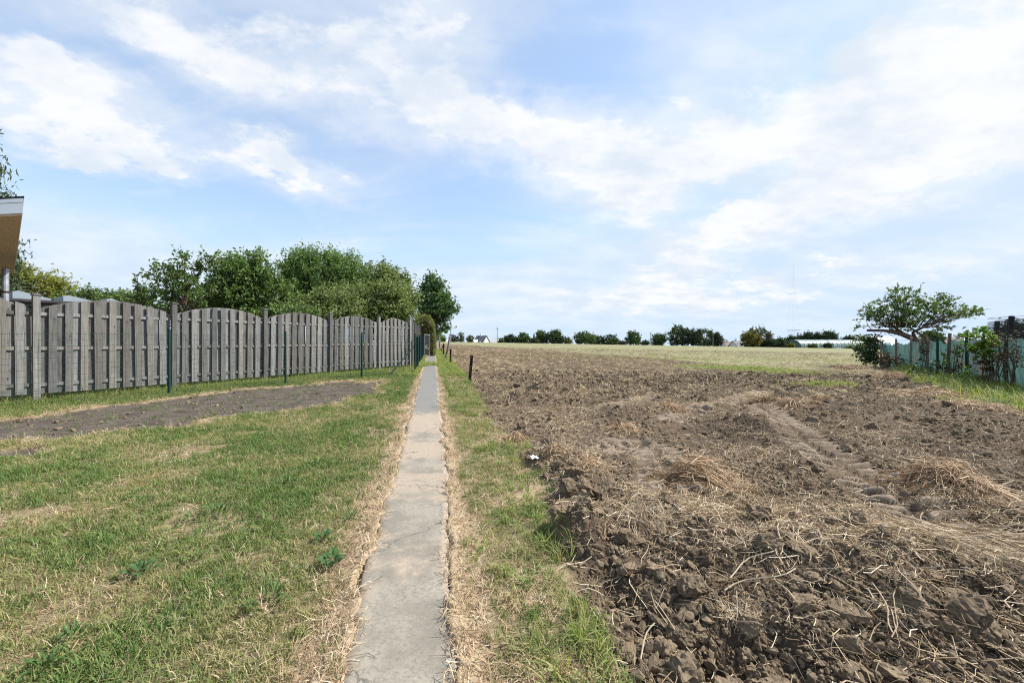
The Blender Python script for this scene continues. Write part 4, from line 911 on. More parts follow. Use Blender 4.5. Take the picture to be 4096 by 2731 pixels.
# ------------------------------------------------------------------ stakes along the edge of the field
def stake(top, base, w, mat, label, name, holes=False):
    p = pix(*base); q = at(top[0], top[1], p[1]); q[2] = max(q[2], p[2] + .3); ax = Vector(q - p); L = ax.length; rot = ax.to_track_quat('Z', 'X').to_euler()
    r = empty(name, (p[0], p[1], p[2])); r.rotation_euler = rot; tag(r, label, 'post'); mb = MB()
    if holes:     # rusty angle iron with a row of holes: two flanges, the front one built round its holes
        t = .006; W = w
        hz = [L * f for f in (.12, .25, .38, .48, .56, .9, .97)]; hr = .007; z0 = -.25
        for h in hz + [None]:
            z1 = L if h is None else h - hr; mb.box((0, 0, (z0 + z1) / 2), (W, t, z1 - z0))
            if h is not None:
                mb.box((-W / 4 - hr / 2, 0, h), (W / 2 - hr, t, 2 * hr)); mb.box((W / 4 + hr / 2, 0, h), (W / 2 - hr, t, 2 * hr)); z0 = h + hr
        mb.build('front_flange', mat, r); m2 = MB(); m2.box((W / 2 - t / 2, W / 2 + t / 2 + .002, L / 2 - .12), (t, W, L + .24)); m2.build('side_flange', mat, r)
    else:
        n = 7; pts = [(.012 * math.sin(k * 1.3), .012 * math.cos(k * 1.7), -.25 + (L + .25) * k / (n - 1)) for k in range(n)]; mb.tube(pts, [w / 2 * (1.1 - .2 * k / (n - 1)) for k in range(n)], 9); mb.build('shaft', mat, r)
        m2 = MB(); m2.tube([(0, 0, L), (.003, 0, L + .015)], [w * .4, w * .3], 9); m2.build('cut_top', M['old_wood'], r)
stake((1888,1419), (1879,1522), .075, M['rust'], 'dark rusty angle-iron stake with punched holes, standing alone by verge grass', 'iron_stake', True)
stake((1803,1395), (1802,1454), .07, M['rust'], 'second short rusty stake along the field edge, upright', 'iron_stake', True)
stake((1800,1347), (1783,1438), .12, M['old_wood'], 'grey wooden post leaning away from the path over the field edge', 'wooden_post')
stake((1775,1373), (1774,1424), .08, M['rust'], 'dark rusty stake right beside a short tilted stake', 'iron_stake', True)
stake((1770,1383), (1765,1408), .07, M['rust'], 'short tilted rusty stake past the leaning grey post', 'iron_stake', True)
stake((1754,1340), (1762,1403), .15, M['old_wood'], 'tall grey wooden post leaning towards the path near the ash tree', 'wooden_post')
stake((1745,1344), (1740,1383), .14, M['old_wood'], 'thin dark post slanting beside the ash trunk', 'wooden_post')

# ------------------------------------------------------------------ outbuilding with overhanging flat roof
def outbuilding():
    zs = 2.62; N = at(88, 862, 1); F = at(57, 1090, 1)
    def hit(px, py): d = at(px, py, 1) - [0, 0, CAMH]; t = (zs - CAMH) / d[2]; return d[:2] * t
    n = hit(87, 862); f = hit(56, 1092); l = np.array([-1.0, .12])
    n2 = n + l * 4.2; f2 = f + l * 4.2; rx, ry = (n + f) / 2; rz = float(g0(rx, ry)); r = empty('outbuilding', (rx, ry, rz)); tag(r, 'outbuilding with white fascia and brown soffit overhanging the board fence', 'building')
    def loc(P): return (P[0] - rx, P[1] - ry)
    P = [loc(n), loc(f), loc(f2), loc(n2)]; P = P[::-1]
    mb = MB(); mb.prism([(a, b) for a, b in P], 2, zs - rz, zs + .02 - rz); mb.build('soffit', M['soffit'], r)
    c = np.mean(P, 0); grow = lambda k: [tuple(c + (np.array(q) - c) * k) for q in P]
    mb = MB(); mb.prism(grow(1.006), 2, zs + .024 - rz, zs + .15 - rz); mb.build('fascia', M['white'], r)
    mb = MB(); mb.prism(grow(1.012), 2, zs + .154 - rz, zs + .20 - rz); mb.build('roof_trim', M['white'], r)
    mb = MB(); mb.prism(grow(1.016), 2, zs + .203 - rz, zs + .222 - rz); mb.build('roof_membrane', M['black'], r)
    # wall set back under the roof
    w0 = n + l * 1.9; w1 = f + l * 1.9; w2 = f + l * 3.9; w3 = n + l * 3.9
    mb = MB(); mb.prism([loc(q) for q in (w3, w2, w1, w0)], 2, -.1, zs - .01 - rz); mb.build('wall', flat_mat('brick_render', (.42, .38, .33), .9, .15, 8), r)
    # downpipe from the far corner
    q = at(21, 1100, 8.2); q2 = (q[0] - rx, q[1] - ry); mb = MB(); mb.tube([(*q2, zs - .02 - rz), (*q2, -.05)], .052, 12); dp = mb.build('downpipe', M['zinc'], r)
    m2 = MB(); zr = CAMH + (CY - 1168) / FPX * 8.2 - rz; m2.tube([(*q2, zr - .02), (*q2, zr + .02)], .058, 12); m2.build('pipe_bracket', M['rust'], dp)
outbuilding()

def flat_shed():
    """low shed behind the fence with tilted roof panels"""
    Y = 11.5; a = at(-120, 1196, Y); b = at(560, 1232, Y + 3.2); ang = math.atan2(b[1] - a[1], b[0] - a[0]); L = np.linalg.norm((b - a)[:2]); H = CAMH + (CY - 1200) / FPX * Y
    gz = float(g0(a[0], a[1])); r = empty('garden_shed', (a[0], a[1], gz), ang); tag(r, 'low flat-roofed garden shed with black roof edge behind the fence', 'shed'); h = H - gz
    mb = MB(); mb.box((L / 2, 1.6, h / 2 - .1), (L - .3, 3, h - .1)); mb.build('wall', M['old_wood'], r)
    mb = MB(); mb.box((L / 2, 1.55, h - .05), (L - .04, 3.3, .10)); mb.build('fascia', M['post_wood'], r)
    mb = MB(); mb.tube([(0, -.14, h + .05), (L, -.14, h + .05)], .07, 10); mb.build('gutter', M['black'], r)
    mb = MB(); mb.box((L / 2, 1.6, h + .06), (L, 3.35, .10)); mb.build('roof', M['black'], r)
    for px0, px1, ty in [(60, 215, 1168), (265, 395, 1186), (440, 512, 1198)]:
        s0 = np.interp(px0, [-120, 560], [0, 1]); 
        def sx(px):
            u = (px - CX) / FPX; d = (b - a)[:2]; s = (a[0] - u * a[1]) / (u * d[1] - d[0]); return s * L
        x0, x1 = sx(px0), sx(px1); q = a[:2] + (b - a)[:2] * (x0 / L); zt = CAMH + (CY - ty) / FPX * (q[1] + .5) - gz
        Mx = MB(); Mx.prism([(x0, zt - .02), (x0 + .12, zt + .02), (x1, h + .20), (x1, h + .12), (x0, h + .12)], 1, .35, 1.5); Mx.build('tilted_panel', M['panelglass'], r)
flat_shed()

# ------------------------------------------------------------------ trees
def leaf_quads(C, size, droop=.2, flat=.4, r=None, aspect=.5):
    """one folded rhombic leaf per centre"""
    r = r or rng; n = len(C); a = r.uniform(0, 6.283, n); e = r.normal(-droop, .5, n)
    d = np.stack([np.cos(a) * np.cos(e), np.sin(a) * np.cos(e), np.sin(e)], 1)
    up = r.normal(0, 1, (n, 3)) * (1 - flat) + np.array([0, 0, 1.3]) * flat
    sd = np.cross(d, up); sd /= np.linalg.norm(sd, axis=1)[:, None] + 1e-9; nn = np.cross(sd, d)
    L = size * r.uniform(.6, 1.25, n)[:, None]; W = L * aspect
    V = np.stack([C - d * L * .5, C + sd * W * .5 + nn * L * .08 - d * L * .05, C + d * L * .5 - nn * L * .1, C - sd * W * .5 + nn * L * .08 - d * L * .05], 1).reshape(-1, 3)
    return V, np.arange(4 * n).reshape(n, 4)
def spray_points(c, n, sig, r, up=.3):
    """leaves along a handful of twigs growing out of a clump"""
    k = max(3, n // 9); a = r.uniform(0, 6.283, k); e = r.uniform(-.5 + up, 1.0 + up * .6, k); l = sig * r.uniform(.7, 2.1, k)
    d = np.stack([np.cos(a) * np.cos(e), np.sin(a) * np.cos(e), np.sin(e)], 1) * l[:, None]
    w = r.integers(0, k, n); f = r.uniform(.1, 1.0, n)[:, None]
    return c + d[w] * f + r.normal(0, sig * .16, (n, 3)), [(c, c + x) for x in d]
def ellipsoid_points(E, n, r, shell=.55):
    v = r.normal(size=(n, 3)); v /= np.linalg.norm(v, axis=1)[:, None]; rad = r.random(n) ** (1 / 3.0) * (1 - shell) + shell * r.uniform(.75, 1.0, n)
    return np.array(E[:3]) + v * rad[:, None] * np.array(E[3:6])
def tree(name, label, base, trunk_top, blobs, nclump, nleaf, lsize, sig, mat, seed, trunk_r=.12, droop=.2, group=None, twigs=True, flat=.35, aspect=.5, shell=.55, cat='tree', up=.3, limb_from=.35):
    r = np.random.default_rng(seed); base = np.array(base, float); root = empty(name, base); tag(root, label, cat, group)
    vol = np.array([max(1e-3, e[3] * e[5]) for e in blobs]); cnt = np.maximum(1, np.round(nclump * vol / vol.sum()).astype(int)); C = []
    for e, k in zip(blobs, cnt): C.append(ellipsoid_points(e, k, r, shell))
    C = np.concatenate(C); V = []; Q = []; T = []; nv = 0; segs = []
    for c in C:
        P, s = spray_points(c, max(4, int(nleaf * r.uniform(.6, 1.4))), sig, r, up); segs += s
        v, q = leaf_quads(P, lsize, droop, flat, r, aspect); t0 = r.normal(.5, .17)
        V.append(v); Q.append(q + nv); nv += len(v); T.append(np.repeat(np.clip(t0 + r.normal(0, .16, len(P)), 0, 1), 4))
    V = np.concatenate(V) - base
    obj('crown', arr_mesh('crown', V, [np.concatenate(Q)], {'tint': np.concatenate(T)}), M[mat], root)
    mb = MB(); tt = np.array(trunk_top, float) - base; n = 7
    tp = np.array([tt * f + np.array([.35 * trunk_r * math.sin(f * 5 + seed), .35 * trunk_r * math.cos(f * 4 + seed), 0]) * (f > 0) for f in np.linspace(0, 1, n)]); tp[0, 2] -= .15
    mb.tube(tp, [trunk_r * (1.25 - .8 * f) for f in np.linspace(0, 1, n)], 8)
    limbs = C if len(C) <= 60 else C[r.choice(len(C), 60, replace=False)]
    for c in limbs:
        c = c - base; f = np.clip(c[2] / max(tt[2], .1) - .25, limb_from, 1.0) * .95; s = tt * f; mid = (s + c) / 2 + np.array([0, 0, .12 * np.linalg.norm(c - s)])
        mb.tube([s, (s + mid) / 2 * 1.0, mid, c], np.array([.42, .3, .2, .08]) * trunk_r * .9, 5, False)
    if twigs:
        for k in r.choice(len(segs), min(len(segs), 260), replace=False):
            a, b = segs[k]; mb.tube([a - base, (a + b) / 2 - base, b - base], [.010, .007, .003], 3, False)
    mb.build('trunk', M['bark'], root, smooth=True); return root
def blob(px, py, rx, ry, Y, dz=.9):
    c = at(px, py, Y); k = Y / FPX; return (c[0], c[1], c[2], rx * k, rx * k * dz, ry * k)
def gnd(px, Y): X = (px - CX) / FPX * Y; return np.array([X, Y, float(g0(X, Y))])

M['leaf_cherry'] = leaf_mat('cherry_leaves', (0.070, 0.116, 0.037), (0.101, 0.163, 0.046), (0.155, 0.217, 0.070), .3, .38)
M['leaf_dense'] = leaf_mat('dense_leaves', (0.072, 0.123, 0.041), (0.123, 0.196, 0.058), (0.189, 0.261, 0.087), .3, .45)
M['leaf_olive'] = leaf_mat('fruit_leaves', (0.105, 0.147, 0.056), (0.168, 0.217, 0.077), (0.252, 0.294, 0.126), .3, .42)
M['leaf_ash'] = leaf_mat('ash_leaves', (0.053, 0.102, 0.045), (0.078, 0.138, 0.054), (0.135, 0.203, 0.068), .28, .42)
M['leaf_yellow'] = leaf_mat('yellow_leaves', (0.144, 0.168, 0.036), (0.228, 0.240, 0.054), (0.324, 0.312, 0.084), .4, .5)
M['needles'] = leaf_mat('needles', (0.039, 0.058, 0.031), (0.058, 0.085, 0.042), (0.098, 0.124, 0.058), .12, .55)
M['hedge'] = leaf_mat('hedge_leaves', (0.078, 0.098, 0.033), (0.143, 0.156, 0.052), (0.260, 0.247, 0.091), .2, .5)
M['hedge_top'] = M['hedge']
M['far_leaf'] = leaf_mat('far_leaves', (0.048, 0.083, 0.033), (0.075, 0.123, 0.045), (0.117, 0.168, 0.063), .2, .6)
M['far_dark'] = leaf_mat('far_dark_leaves', (0.036, 0.057, 0.033), (0.054, 0.081, 0.042), (0.083, 0.112, 0.054), .12, .6)
M['far_grey'] = leaf_mat('far_grey_leaves', (.06, .075, .05), (.085, .10, .068), (.12, .135, .09), .2, .6)
M['far_purple'] = leaf_mat('far_purple_leaves', (0.042, 0.036, 0.042), (0.063, 0.050, 0.059), (0.084, 0.070, 0.070), .15, .6)
M['far_yellow'] = leaf_mat('far_yellow_leaves', (.10, .10, .028), (.15, .14, .04), (.2, .18, .06), .25, .6)

# behind the board fence
tree('fruit_tree', 'loose open cherry tree showing sky through its twigs above the fence', gnd(740, 13.0), at(740, 1110, 13.0), [blob(760,1080,55,55,13.0), blob(700,1150,110,60,13.2), blob(640,1070,30,25,12.8), blob(780,1180,90,60,13.0), blob(620,1180,60,30,13.3), blob(825,1050,30,30,13), blob(700,1240,150,35,13.2), blob(620,1240,60,25,13.4)], 92, 40, .12, .25, 'leaf_cherry', 801, .07, .5, aspect=.5, up=.5)
tree('fruit_tree', 'dark glossy cherry tree behind the arched fence panels', gnd(980, 14.5), at(980, 1100, 14.5), [blob(985,1120,110,85,14.5), blob(930,1190,95,70,14.2), blob(1060,1190,95,75,14.8), blob(1010,1060,60,40,14.5), blob(905,1090,50,45,14.3), blob(980,1250,150,45,14.5)], 240, 62, .13, .34, 'leaf_cherry', 802, .10, .5, up=.4)
tree('garden_tree', 'broad dense round-topped tree, tallest of the row behind the fence', gnd(1290, 19), at(1290, 1110, 19), [blob(1290,1110,150,78,19), blob(1250,1065,95,45,19), blob(1380,1095,90,55,19.4), blob(1180,1140,60,60,18.6), blob(1300,1190,170,60,18.6), blob(1300,1260,190,50,18.6)], 440, 62, .16, .42, 'leaf_dense', 803, .16, -.5, up=.9, aspect=.32)
tree('garden_tree', 'upright greenish tree between the broad tree and the ash', gnd(1530, 22), at(1530, 1130, 22), [blob(1530,1135,75,60,22), blob(1590,1170,60,60,22.5), blob(1495,1110,45,35,22), blob(1620,1200,45,50,22), blob(1560,1250,90,50,22)], 190, 60, .17, .42, 'leaf_olive', 804, .13, 0, up=.6)
tree('fruit_tree', 'pale leafy fruit tree just behind the fence corner', gnd(1480, 17.5), at(1480, 1200, 17.5), [blob(1480,1215,90,60,17.5), blob(1570,1230,70,65,17.8), blob(1420,1230,60,50,17.3), blob(1540,1180,60,40,17.6), blob(1610,1270,50,40,17.8), blob(1520,1290,110,40,17.6)], 240, 60, .13, .42, 'leaf_olive', 805, .09, .1, up=.5)
tree('fruit_tree', 'small speckled fruit tree in front of the broad dense tree', gnd(1330, 16), at(1330, 1210, 16), [blob(1330,1220,70,45,16), blob(1260,1245,60,35,15.8), blob(1390,1250,50,35,16.1), blob(1200,1262,60,28,15.5), blob(1300,1280,130,30,15.8)], 150, 55, .12, .36, 'leaf_olive', 806, .07, .1, up=.5)
tree('shrubbery', 'dense tall shrubbery filling the gaps between the garden trees', gnd(1250, 21.5), at(1250, 1180, 21.5), [blob(900,1195,110,55,20.5), blob(1100,1180,110,60,21), blob(1180,1150,60,50,21), blob(1420,1170,110,60,21.5), blob(1560,1215,100,50,22), blob(780,1225,110,45,20)], 260, 50, .17, .42, 'leaf_cherry', 825, .1, .2, cat='shrub', up=.4)
tree('shrub', 'bright green shrub peeping over the fence beside the cherry tree', gnd(1150, 13.5), at(1150, 1250, 13.5), [blob(1140,1255,70,28,13.5), blob(1240,1270,50,20,14)], 40, 50, .11, .24, 'leaf_dense', 807, .05, .3, cat='shrub', up=.5)
tree('ash_tree', 'tall ash tree standing over the far end of the path', gnd(1738, 43), at(1733, 1230, 43), [blob(1735,1185,45,55,43), blob(1705,1225,38,60,42.5), blob(1762,1230,38,60,43.5), blob(1735,1260,60,50,43), blob(1790,1245,28,30,43), blob(1725,1140,35,30,43), blob(1700,1320,25,35,42), blob(1778,1316,22,14,44), blob(1725,1330,30,30,43)], 210, 62, .34, .75, 'leaf_ash', 808, .26, .2, up=.35, shell=.45)
tree('bramble_bush', 'leafy undergrowth bush at the foot of the ash tree', gnd(1716, 50), gnd(1716, 50) + np.array([0, 0, 1.2]), [blob(1715,1350,22,26,50), blob(1742,1352,20,18,52)], 60, 40, .3, .5, 'leaf_dense', 809, .06, 0, cat='bush')
# far left
tree('weeping_conifer', 'dark drooping conifer rising above the white-edged roof', gnd(-130, 14), at(-130, 250, 14), [blob(-110,660,70,90,14), blob(-100,790,80,80,14), blob(-60,1000,90,110,14), blob(-70,1120,120,110,14), blob(-150,480,50,120,14)], 330, 50, .2, .33, 'needles', 810, .2, 1.0, aspect=.22, up=-.7)
tree('yellow_green_tree', 'light yellow-green tree behind the shed roof', gnd(110, 20), at(110, 1130, 20), [blob(100,1140,85,55,20), blob(190,1165,75,38,20), blob(40,1120,60,60,20), blob(255,1185,45,22,20)], 130, 50, .17, .42, 'leaf_yellow', 811, .1, 0, up=.7, aspect=.35)
tree('garden_shrub', 'low dark shrub row section behind the tilted roof panels', gnd(400, 19), at(400, 1190, 19), [blob(330,1200,70,22,19), blob(420,1195,60,26,19), blob(500,1205,60,24,19), blob(560,1195,30,40,18)], 90, 46, .15, .32, 'leaf_cherry', 812, .06, .2, cat='shrub')
tree('vine_shoot', 'slender leafy shoot standing up beside the loose cherry tree', gnd(548, 12.6), at(548, 1110, 12.6), [blob(546,1130,6,26,12.6), blob(552,1180,14,34,12.6), blob(560,1210,30,20,12.6)], 22, 20, .09, .09, 'leaf_cherry', 813, .025, .5, cat='shrub')

def hedge():
    # clipped hedge with a rounded top running along the path: body of twigs, coat of small leaves
    P0 = np.array([-5.65, 25.6]); L = 20.0; Wd = 1.35; Ht = 2.62; a = math.atan2(PDIR[1], PDIR[0]); r = np.random.default_rng(5)
    root = empty('clipped_hedge', (*P0, float(g0(*P0))), a); tag(root, 'tall clipped hedge with rounded top beside the path', 'hedge')
    def prof(th):  # th 0..1 from the path foot over the top to the garden foot; local y<0 is the path side
        pts = np.array([(-Wd / 2, 0), (-Wd / 2 - .03, Ht * .45), (-Wd / 2 + .02, Ht * .78), (-Wd * .28, Ht * .96), (0, Ht), (Wd * .28, Ht * .96), (Wd / 2 - .02, Ht * .78), (Wd / 2 + .03, Ht * .45), (Wd / 2, 0)])
        d = np.concatenate([[0], np.cumsum(np.hypot(*np.diff(pts, axis=0).T))]); d /= d[-1]; return np.interp(th, d, pts[:, 0]), np.interp(th, d, pts[:, 1])
    th = np.linspace(0, 1, 25); s = np.linspace(0, L, 60); S, TH = np.meshgrid(s, th, indexing='ij'); y, z = prof(TH); k = .86 + .05 * fbm(S, TH * 6, 1.5, 3, 9)
    V = np.stack([S + .12, y * k, z * k], -1).reshape(-1, 3); idx = np.arange(60 * 25).reshape(60, 25); F = np.stack([idx[:-1, :-1], idx[:-1, 1:], idx[1:, 1:], idx[1:, :-1]], -1).reshape(-1, 4)
    mbody = arr_mesh('twig_body', np.vstack([V, [[.12, 0, Ht * .4]], [[L + .12, 0, Ht * .4]]]), [F, np.array([[i, i + 1, len(V)] for i in range(24)] + [[59 * 25 + i + 1, 59 * 25 + i, len(V) + 1] for i in range(24)])]); obj('twig_body', mbody, M['bark'], root)
    n = 16000; S = np.where(r.random(n) < .6, r.uniform(0, 4, n), r.uniform(0, L, n)); TH = r.random(n); y, z = prof(TH); q = 1 + r.normal(0, .03, n) + .05 * fbm(S, TH * 6, 1.2, 3, 4); C = np.stack([S, y * q, z * q], 1)
    m = 3600; yy = r.uniform(-1, 1, m); zz = r.uniform(0, 1, m) ** .9; y2, z2 = yy * Wd / 2, zz * Ht; ok = (np.abs(yy) < .6) | (zz < .8); C = np.vstack([C, np.stack([r.normal(0, .05, m), y2, z2], 1)[ok]])
    v, f = leaf_quads(C, .085, 0, .2, r); obj('foliage', arr_mesh('foliage', v, [f], {'tint': np.repeat(np.clip(r.normal(.5, .25, len(C)), 0, 1), 4)}), M['hedge'], root)
hedge()

# the leaning fruit tree behind the netting fence
def leaning_tree():
    Y = 20.5; b = gnd(3700, Y); root = empty('leaning_tree', b); tag(root, 'low spreading tree with leaning forked branches behind the netting fence', 'tree'); r = np.random.default_rng(77); mb = MB()
    def br(pts, r0, r1, dy=0):
        P = np.array([at(x, y, Y + dy * i / (len(pts) - 1)) for i, (x, y) in enumerate(pts)]) - b; 
        t = np.linspace(0, 1, len(P)); tt = np.linspace(0, 1, len(P) * 3); P = np.stack([np.interp(tt, t, P[:, k]) for k in range(3)], 1); mb.tube(P, np.linspace(r0, r1, len(P)), 7, True); return P
    mb.tube(np.array([(0, 0, -.2), (0, 0, .4), (*(at(3690, 1378, Y) - b),)]), [.2, .17, .14], 8)
    br([(3690,1380),(3655,1358),(3600,1335),(3540,1322),(3470,1321)], .12, .06, -.6)
    br([(3690,1380),(3640,1352),(3600,1325),(3565,1300),(3550,1270)], .11, .03, .4)
    br([(3692,1378),(3640,1345),(3590,1325),(3560,1318)], .10, .05, .8)
    br([(3700,1378),(3660,1352),(3650,1330),(3690,1310),(3740,1287),(3790,1265)], .10, .03, -.5)
    br([(3700,1376),(3720,1360),(3680,1335),(3640,1310),(3620,1270),(3615,1220)], .07, .02, .2)
    br([(3560,1310),(3555,1285),(3580,1250),(3570,1215)], .03, .01); br([(3490,1322),(3470,1300),(3465,1275)], .02, .008); br([(3740,1287),(3800,1262),(3860,1255),(3910,1255)], .03, .008); br([(3690,1310),(3760,1230),(3790,1180)], .03, .008)
    cl = []
    for px, py, rx, ry, k in [(3610,1185,50,40,34),(3640,1220,60,40,36),(3560,1225,60,35,30),(3510,1240,45,30,24),(3480,1260,40,25,14),(3600,1270,75,35,34),(3540,1280,55,25,20),(3680,1240,50,35,26),(3720,1250,40,25,16),(3785,1200,30,28,18),(3800,1245,50,30,24),(3850,1250,45,22,20),(3895,1262,25,10,8),(3770,1275,40,18,14),(3770,1315,22,12,7),(3455,1252,20,14,4),(3440,1310,14,8,3),(3590,1300,60,20,14),(3745,1170+30,20,20,6),(3900,1245,18,8,4),(3640,1330,60,14,8)]:
        E = blob(px, py, rx, ry, Y, 1.3); cl.append(ellipsoid_points(E, max(2, int(k * 1.05)), r, .3))
    C = np.concatenate(cl); V = []; Q = []; T = []; nv = 0
    for c in C:
        P, s = spray_points(c, int(r.uniform(8, 20)), .2, r, .2); v, q = leaf_quads(P, .135, .3, .45, r, .55); V.append(v); Q.append(q + nv); nv += len(v); T.append(np.repeat(np.clip(r.normal(.5, .2) + r.normal(0, .15, len(P)), 0, 1), 4))
        for a, e in s[:2]: mb.tube([a - b, e - b], [.01, .004], 3, False)
    for c in C[::3]:
        t = np.array([at(3600 + (c[0] / c[1] * FPX + CX - 3600) * .45, 1310, Y)])[0]; mb.tube([t - b, (t + c) / 2 - b + [0, 0, .06], c - b], [.018, .012, .006], 4, False)
    obj('crown', arr_mesh('crown', np.concatenate(V) - b, [np.concatenate(Q)], {'tint': np.concatenate(T)}), M['leaf_cherry'], root); mb.build('trunk', M['bark'], root, smooth=True)
leaning_tree()

# ------------------------------------------------------------------ netting fence on the field's other side
def net_mat():
    m, t, b = material('netting'); pos = t.node('ShaderNodeNewGeometry').outputs['Position']; uv = attr(t, 'along')
    cv = t.node('ShaderNodeCombineXYZ'); t.put(cv.inputs[0], uv); sp = t.node('ShaderNodeSeparateXYZ'); t.l.new(pos, sp.inputs[0]); t.put(cv.inputs[2], sp.outputs[2]); v = cv.outputs[0]
    stripe = t.noise(t.mapping(v, (9, 1, .55)), 3.0, 6, .7); blot = t.noise(v, 1.1, 6, .7); fine = t.noise(t.mapping(v, (40, 1, 2)), 3, 4, .6)
    c = t.mix(t.ramp(stripe, .35, .6), (.032, .07, .066), (.075, .185, .172)); c = t.mix(t.ramp(blot, .5, .66), c, (.10, .092, .078)); c = t.mix(t.ramp(fine, .55, .7), c, (.17, .26, .25))
    t.l.new(c, b.inputs['Base Color']); b.inputs['Roughness'].default_value = .7
    tr = t.node('ShaderNodeBsdfTransparent'); tl = t.node('ShaderNodeBsdfTranslucent'); t.l.new(c, tl.inputs[0]); mx0 = t.node('ShaderNodeMixShader'); mx0.inputs[0].default_value = .35; t.l.new(b.outputs[0], mx0.inputs[1]); t.l.new(tl.outputs[0], mx0.inputs[2])
    mx = t.node('ShaderNodeMixShader'); t.put(mx.inputs[0], t.ramp(t.noise(t.mapping(v, (60, 1, 30)), 3, 2, .5), .52, .7, 0.0, .55)); t.l.new(mx0.outputs[0], mx.inputs[1]); t.l.new(tr.outputs[0], mx.inputs[2]); t.l.new(mx.outputs[0], t.n['Material Output'].inputs[0]); return m
M['net'] = net_mat()
M['vine'] = leaf_mat('vine_leaves', (.06, .12, .02), (.11, .19, .035), (.2, .28, .06), .4, .4)
M['ivy'] = leaf_mat('ivy_leaves', (.022, .045, .02), (.035, .065, .027), (.07, .10, .04), .2, .35)
M['dead'] = leaf_mat('dead_leaves', (.07, .05, .035), (.11, .08, .055), (.17, .13, .09), .1, .7)
def rp_at(px):
    u = (px - CX) / FPX; s = (RF0[0] - u * RF0[1]) / (u * RDIR[1] - RDIR[0]); q = RF0 + RDIR * s; return s, q
def net_fence():
    s_end = rp_at(3500)[0]; P = RF0 - RDIR * 5; root = empty('netting_fence', (*P, float(g0(*P)))); tag(root, 'sagging green windbreak netting fence on mixed wooden and green posts', 'fence'); rp = np.array(root.location)
    posts = [(-4.5, 'w', 0, 1.45), (rp_at(4042)[0], 'g', 0, 1.45), (rp_at(3912)[0], 'z', 0, 1.5), (rp_at(3880)[0], 'g', 0, 1.5), (rp_at(3800)[0], 'w', .18, 1.5), (rp_at(3761)[0], 'g', 0, 1.42), (rp_at(3718)[0], 'w', .06, 1.45), (rp_at(3650)[0], 'w', .12, 1.42), (rp_at(3592)[0], 'w', 0, 1.42), (rp_at(3530)[0], 'w', .05, 1.4)]
    for s, k, lean, h in posts:
        h -= .11; q = RF0 + RDIR * s + RNRM * .06; z = float(ground_z(q[:1], q[1:])[0]); mb = MB(); ld = np.array([*RDIR, 0]) * -1 if True else 0
        if k == 'g': mb.tube([(0, 0, -.2), (0, 0, h)], .03, 9)
        else:
            tip = np.array([*(RDIR * -lean * h), h]); w = .055
            mb.tube([(0, 0, -.2), tip * .5, tip], [w, w * .95, w * .9], 4)
        o = mb.build('post', M['green_post'] if k == 'g' else M['zinc'] if k == 'z' else M['old_wood'], root, np.array([*q, z]) - rp)
        if k == 'g' and abs(s) < .1:
            m2 = MB(); m2.tube([(-.03, 0, h), (-.03, 0, h + .16), (-.015, 0, h + .2), (.015, 0, h + .2), (.03, 0, h + .16), (.03, 0, h)], .008, 6); m2.build('wire_loop', M['rust'], o)
    ss = sorted(p[0] for p in posts)
    for a, b in zip(ss[:-1], ss[1:]):
        n = max(6, int((b - a) / .05)); s = np.linspace(a, b, n); zz = np.linspace(0, 1, 14); S, Z = np.meshgrid(s, zz, indexing='ij'); f = (S - a) / (b - a)
        sag = .10 * np.sin(f * math.pi) * (1 + .6 * math.sin(a * 5)); off = .03 * np.sin(S * 23 + 3 * Z) + .03 * fbm(S, Z * 2, 2.5, 3, 9)
        X = RF0[0] + RDIR[0] * S + RNRM[0] * off; Y = RF0[1] + RDIR[1] * S + RNRM[1] * off; H = 1.25 - sag + .02 * np.sin(S * 9)
        V = np.stack([X, Y, g0(X, Y) - .06 + Z * H], -1).reshape(-1, 3) - rp; idx = np.arange(n * 14).reshape(n, 14)
        obj('netting', arr_mesh('netting', V, [np.stack([idx[:-1, :-1], idx[1:, :-1], idx[1:, 1:], idx[:-1, 1:]], -1).reshape(-1, 4)], {'along': S.ravel()}, True), M['net'], root)
    # top wire
    mb = MB(); mb.tube([np.array([*(RF0 + RDIR * s + RNRM * .05), float(g0(*(RF0 + RDIR * s))) + 1.25 - .03 * math.sin(s * 4)]) - rp for s in np.linspace(-4.5, ss[-1], 60)], .004, 4); mb.build('top_wire', M['wire'], root)
net_fence()
def climber(name, label, cat, px, w, z0, z1, n, ls, mat, seed, depth=.14, stems=4, wob=.2):
    r = np.random.default_rng(seed); s0, q = rp_at(px + 40); base = np.array([*(q + RNRM * .12), float(g0(*q))]); root = empty(name, base); tag(root, label, cat); k = max(3, n // 14); C = []
    ang = np.array([RDIR[0], RDIR[1], 0]); out = np.array([RNRM[0], RNRM[1], 0])
    for _ in range(k):
        z = z0 + (z1 - z0) * r.random(); c = ang * r.normal(0, w * .38) + out * abs(r.normal(0, depth)) + np.array([0, 0, z]); P, s = spray_points(c, n // k, wob, r, .1); C.append(P)
    C = np.concatenate(C); C[:, 2] = np.maximum(C[:, 2], .05); v, f = leaf_quads(C, ls, .3, .45, r, .8); obj('foliage', arr_mesh('foliage', v, [f], {'tint': np.repeat(np.clip(r.normal(.5, .25, len(C)), 0, 1), 4)}), M[mat], root)
    mb = MB()
    for i in range(stems):
        x = r.normal(0, w * .25); pts = [ang * (x + .08 * math.sin(t * 5 + i)) + out * (.06 + .05 * math.sin(t * 3 + i * 2)) + np.array([0, 0, t * z1 * .95 - .1]) for t in np.linspace(0, 1, 9)]; mb.tube(pts, np.linspace(.012, .005, 9), 5)
    mb.build('stems', M['bark'], root); return root
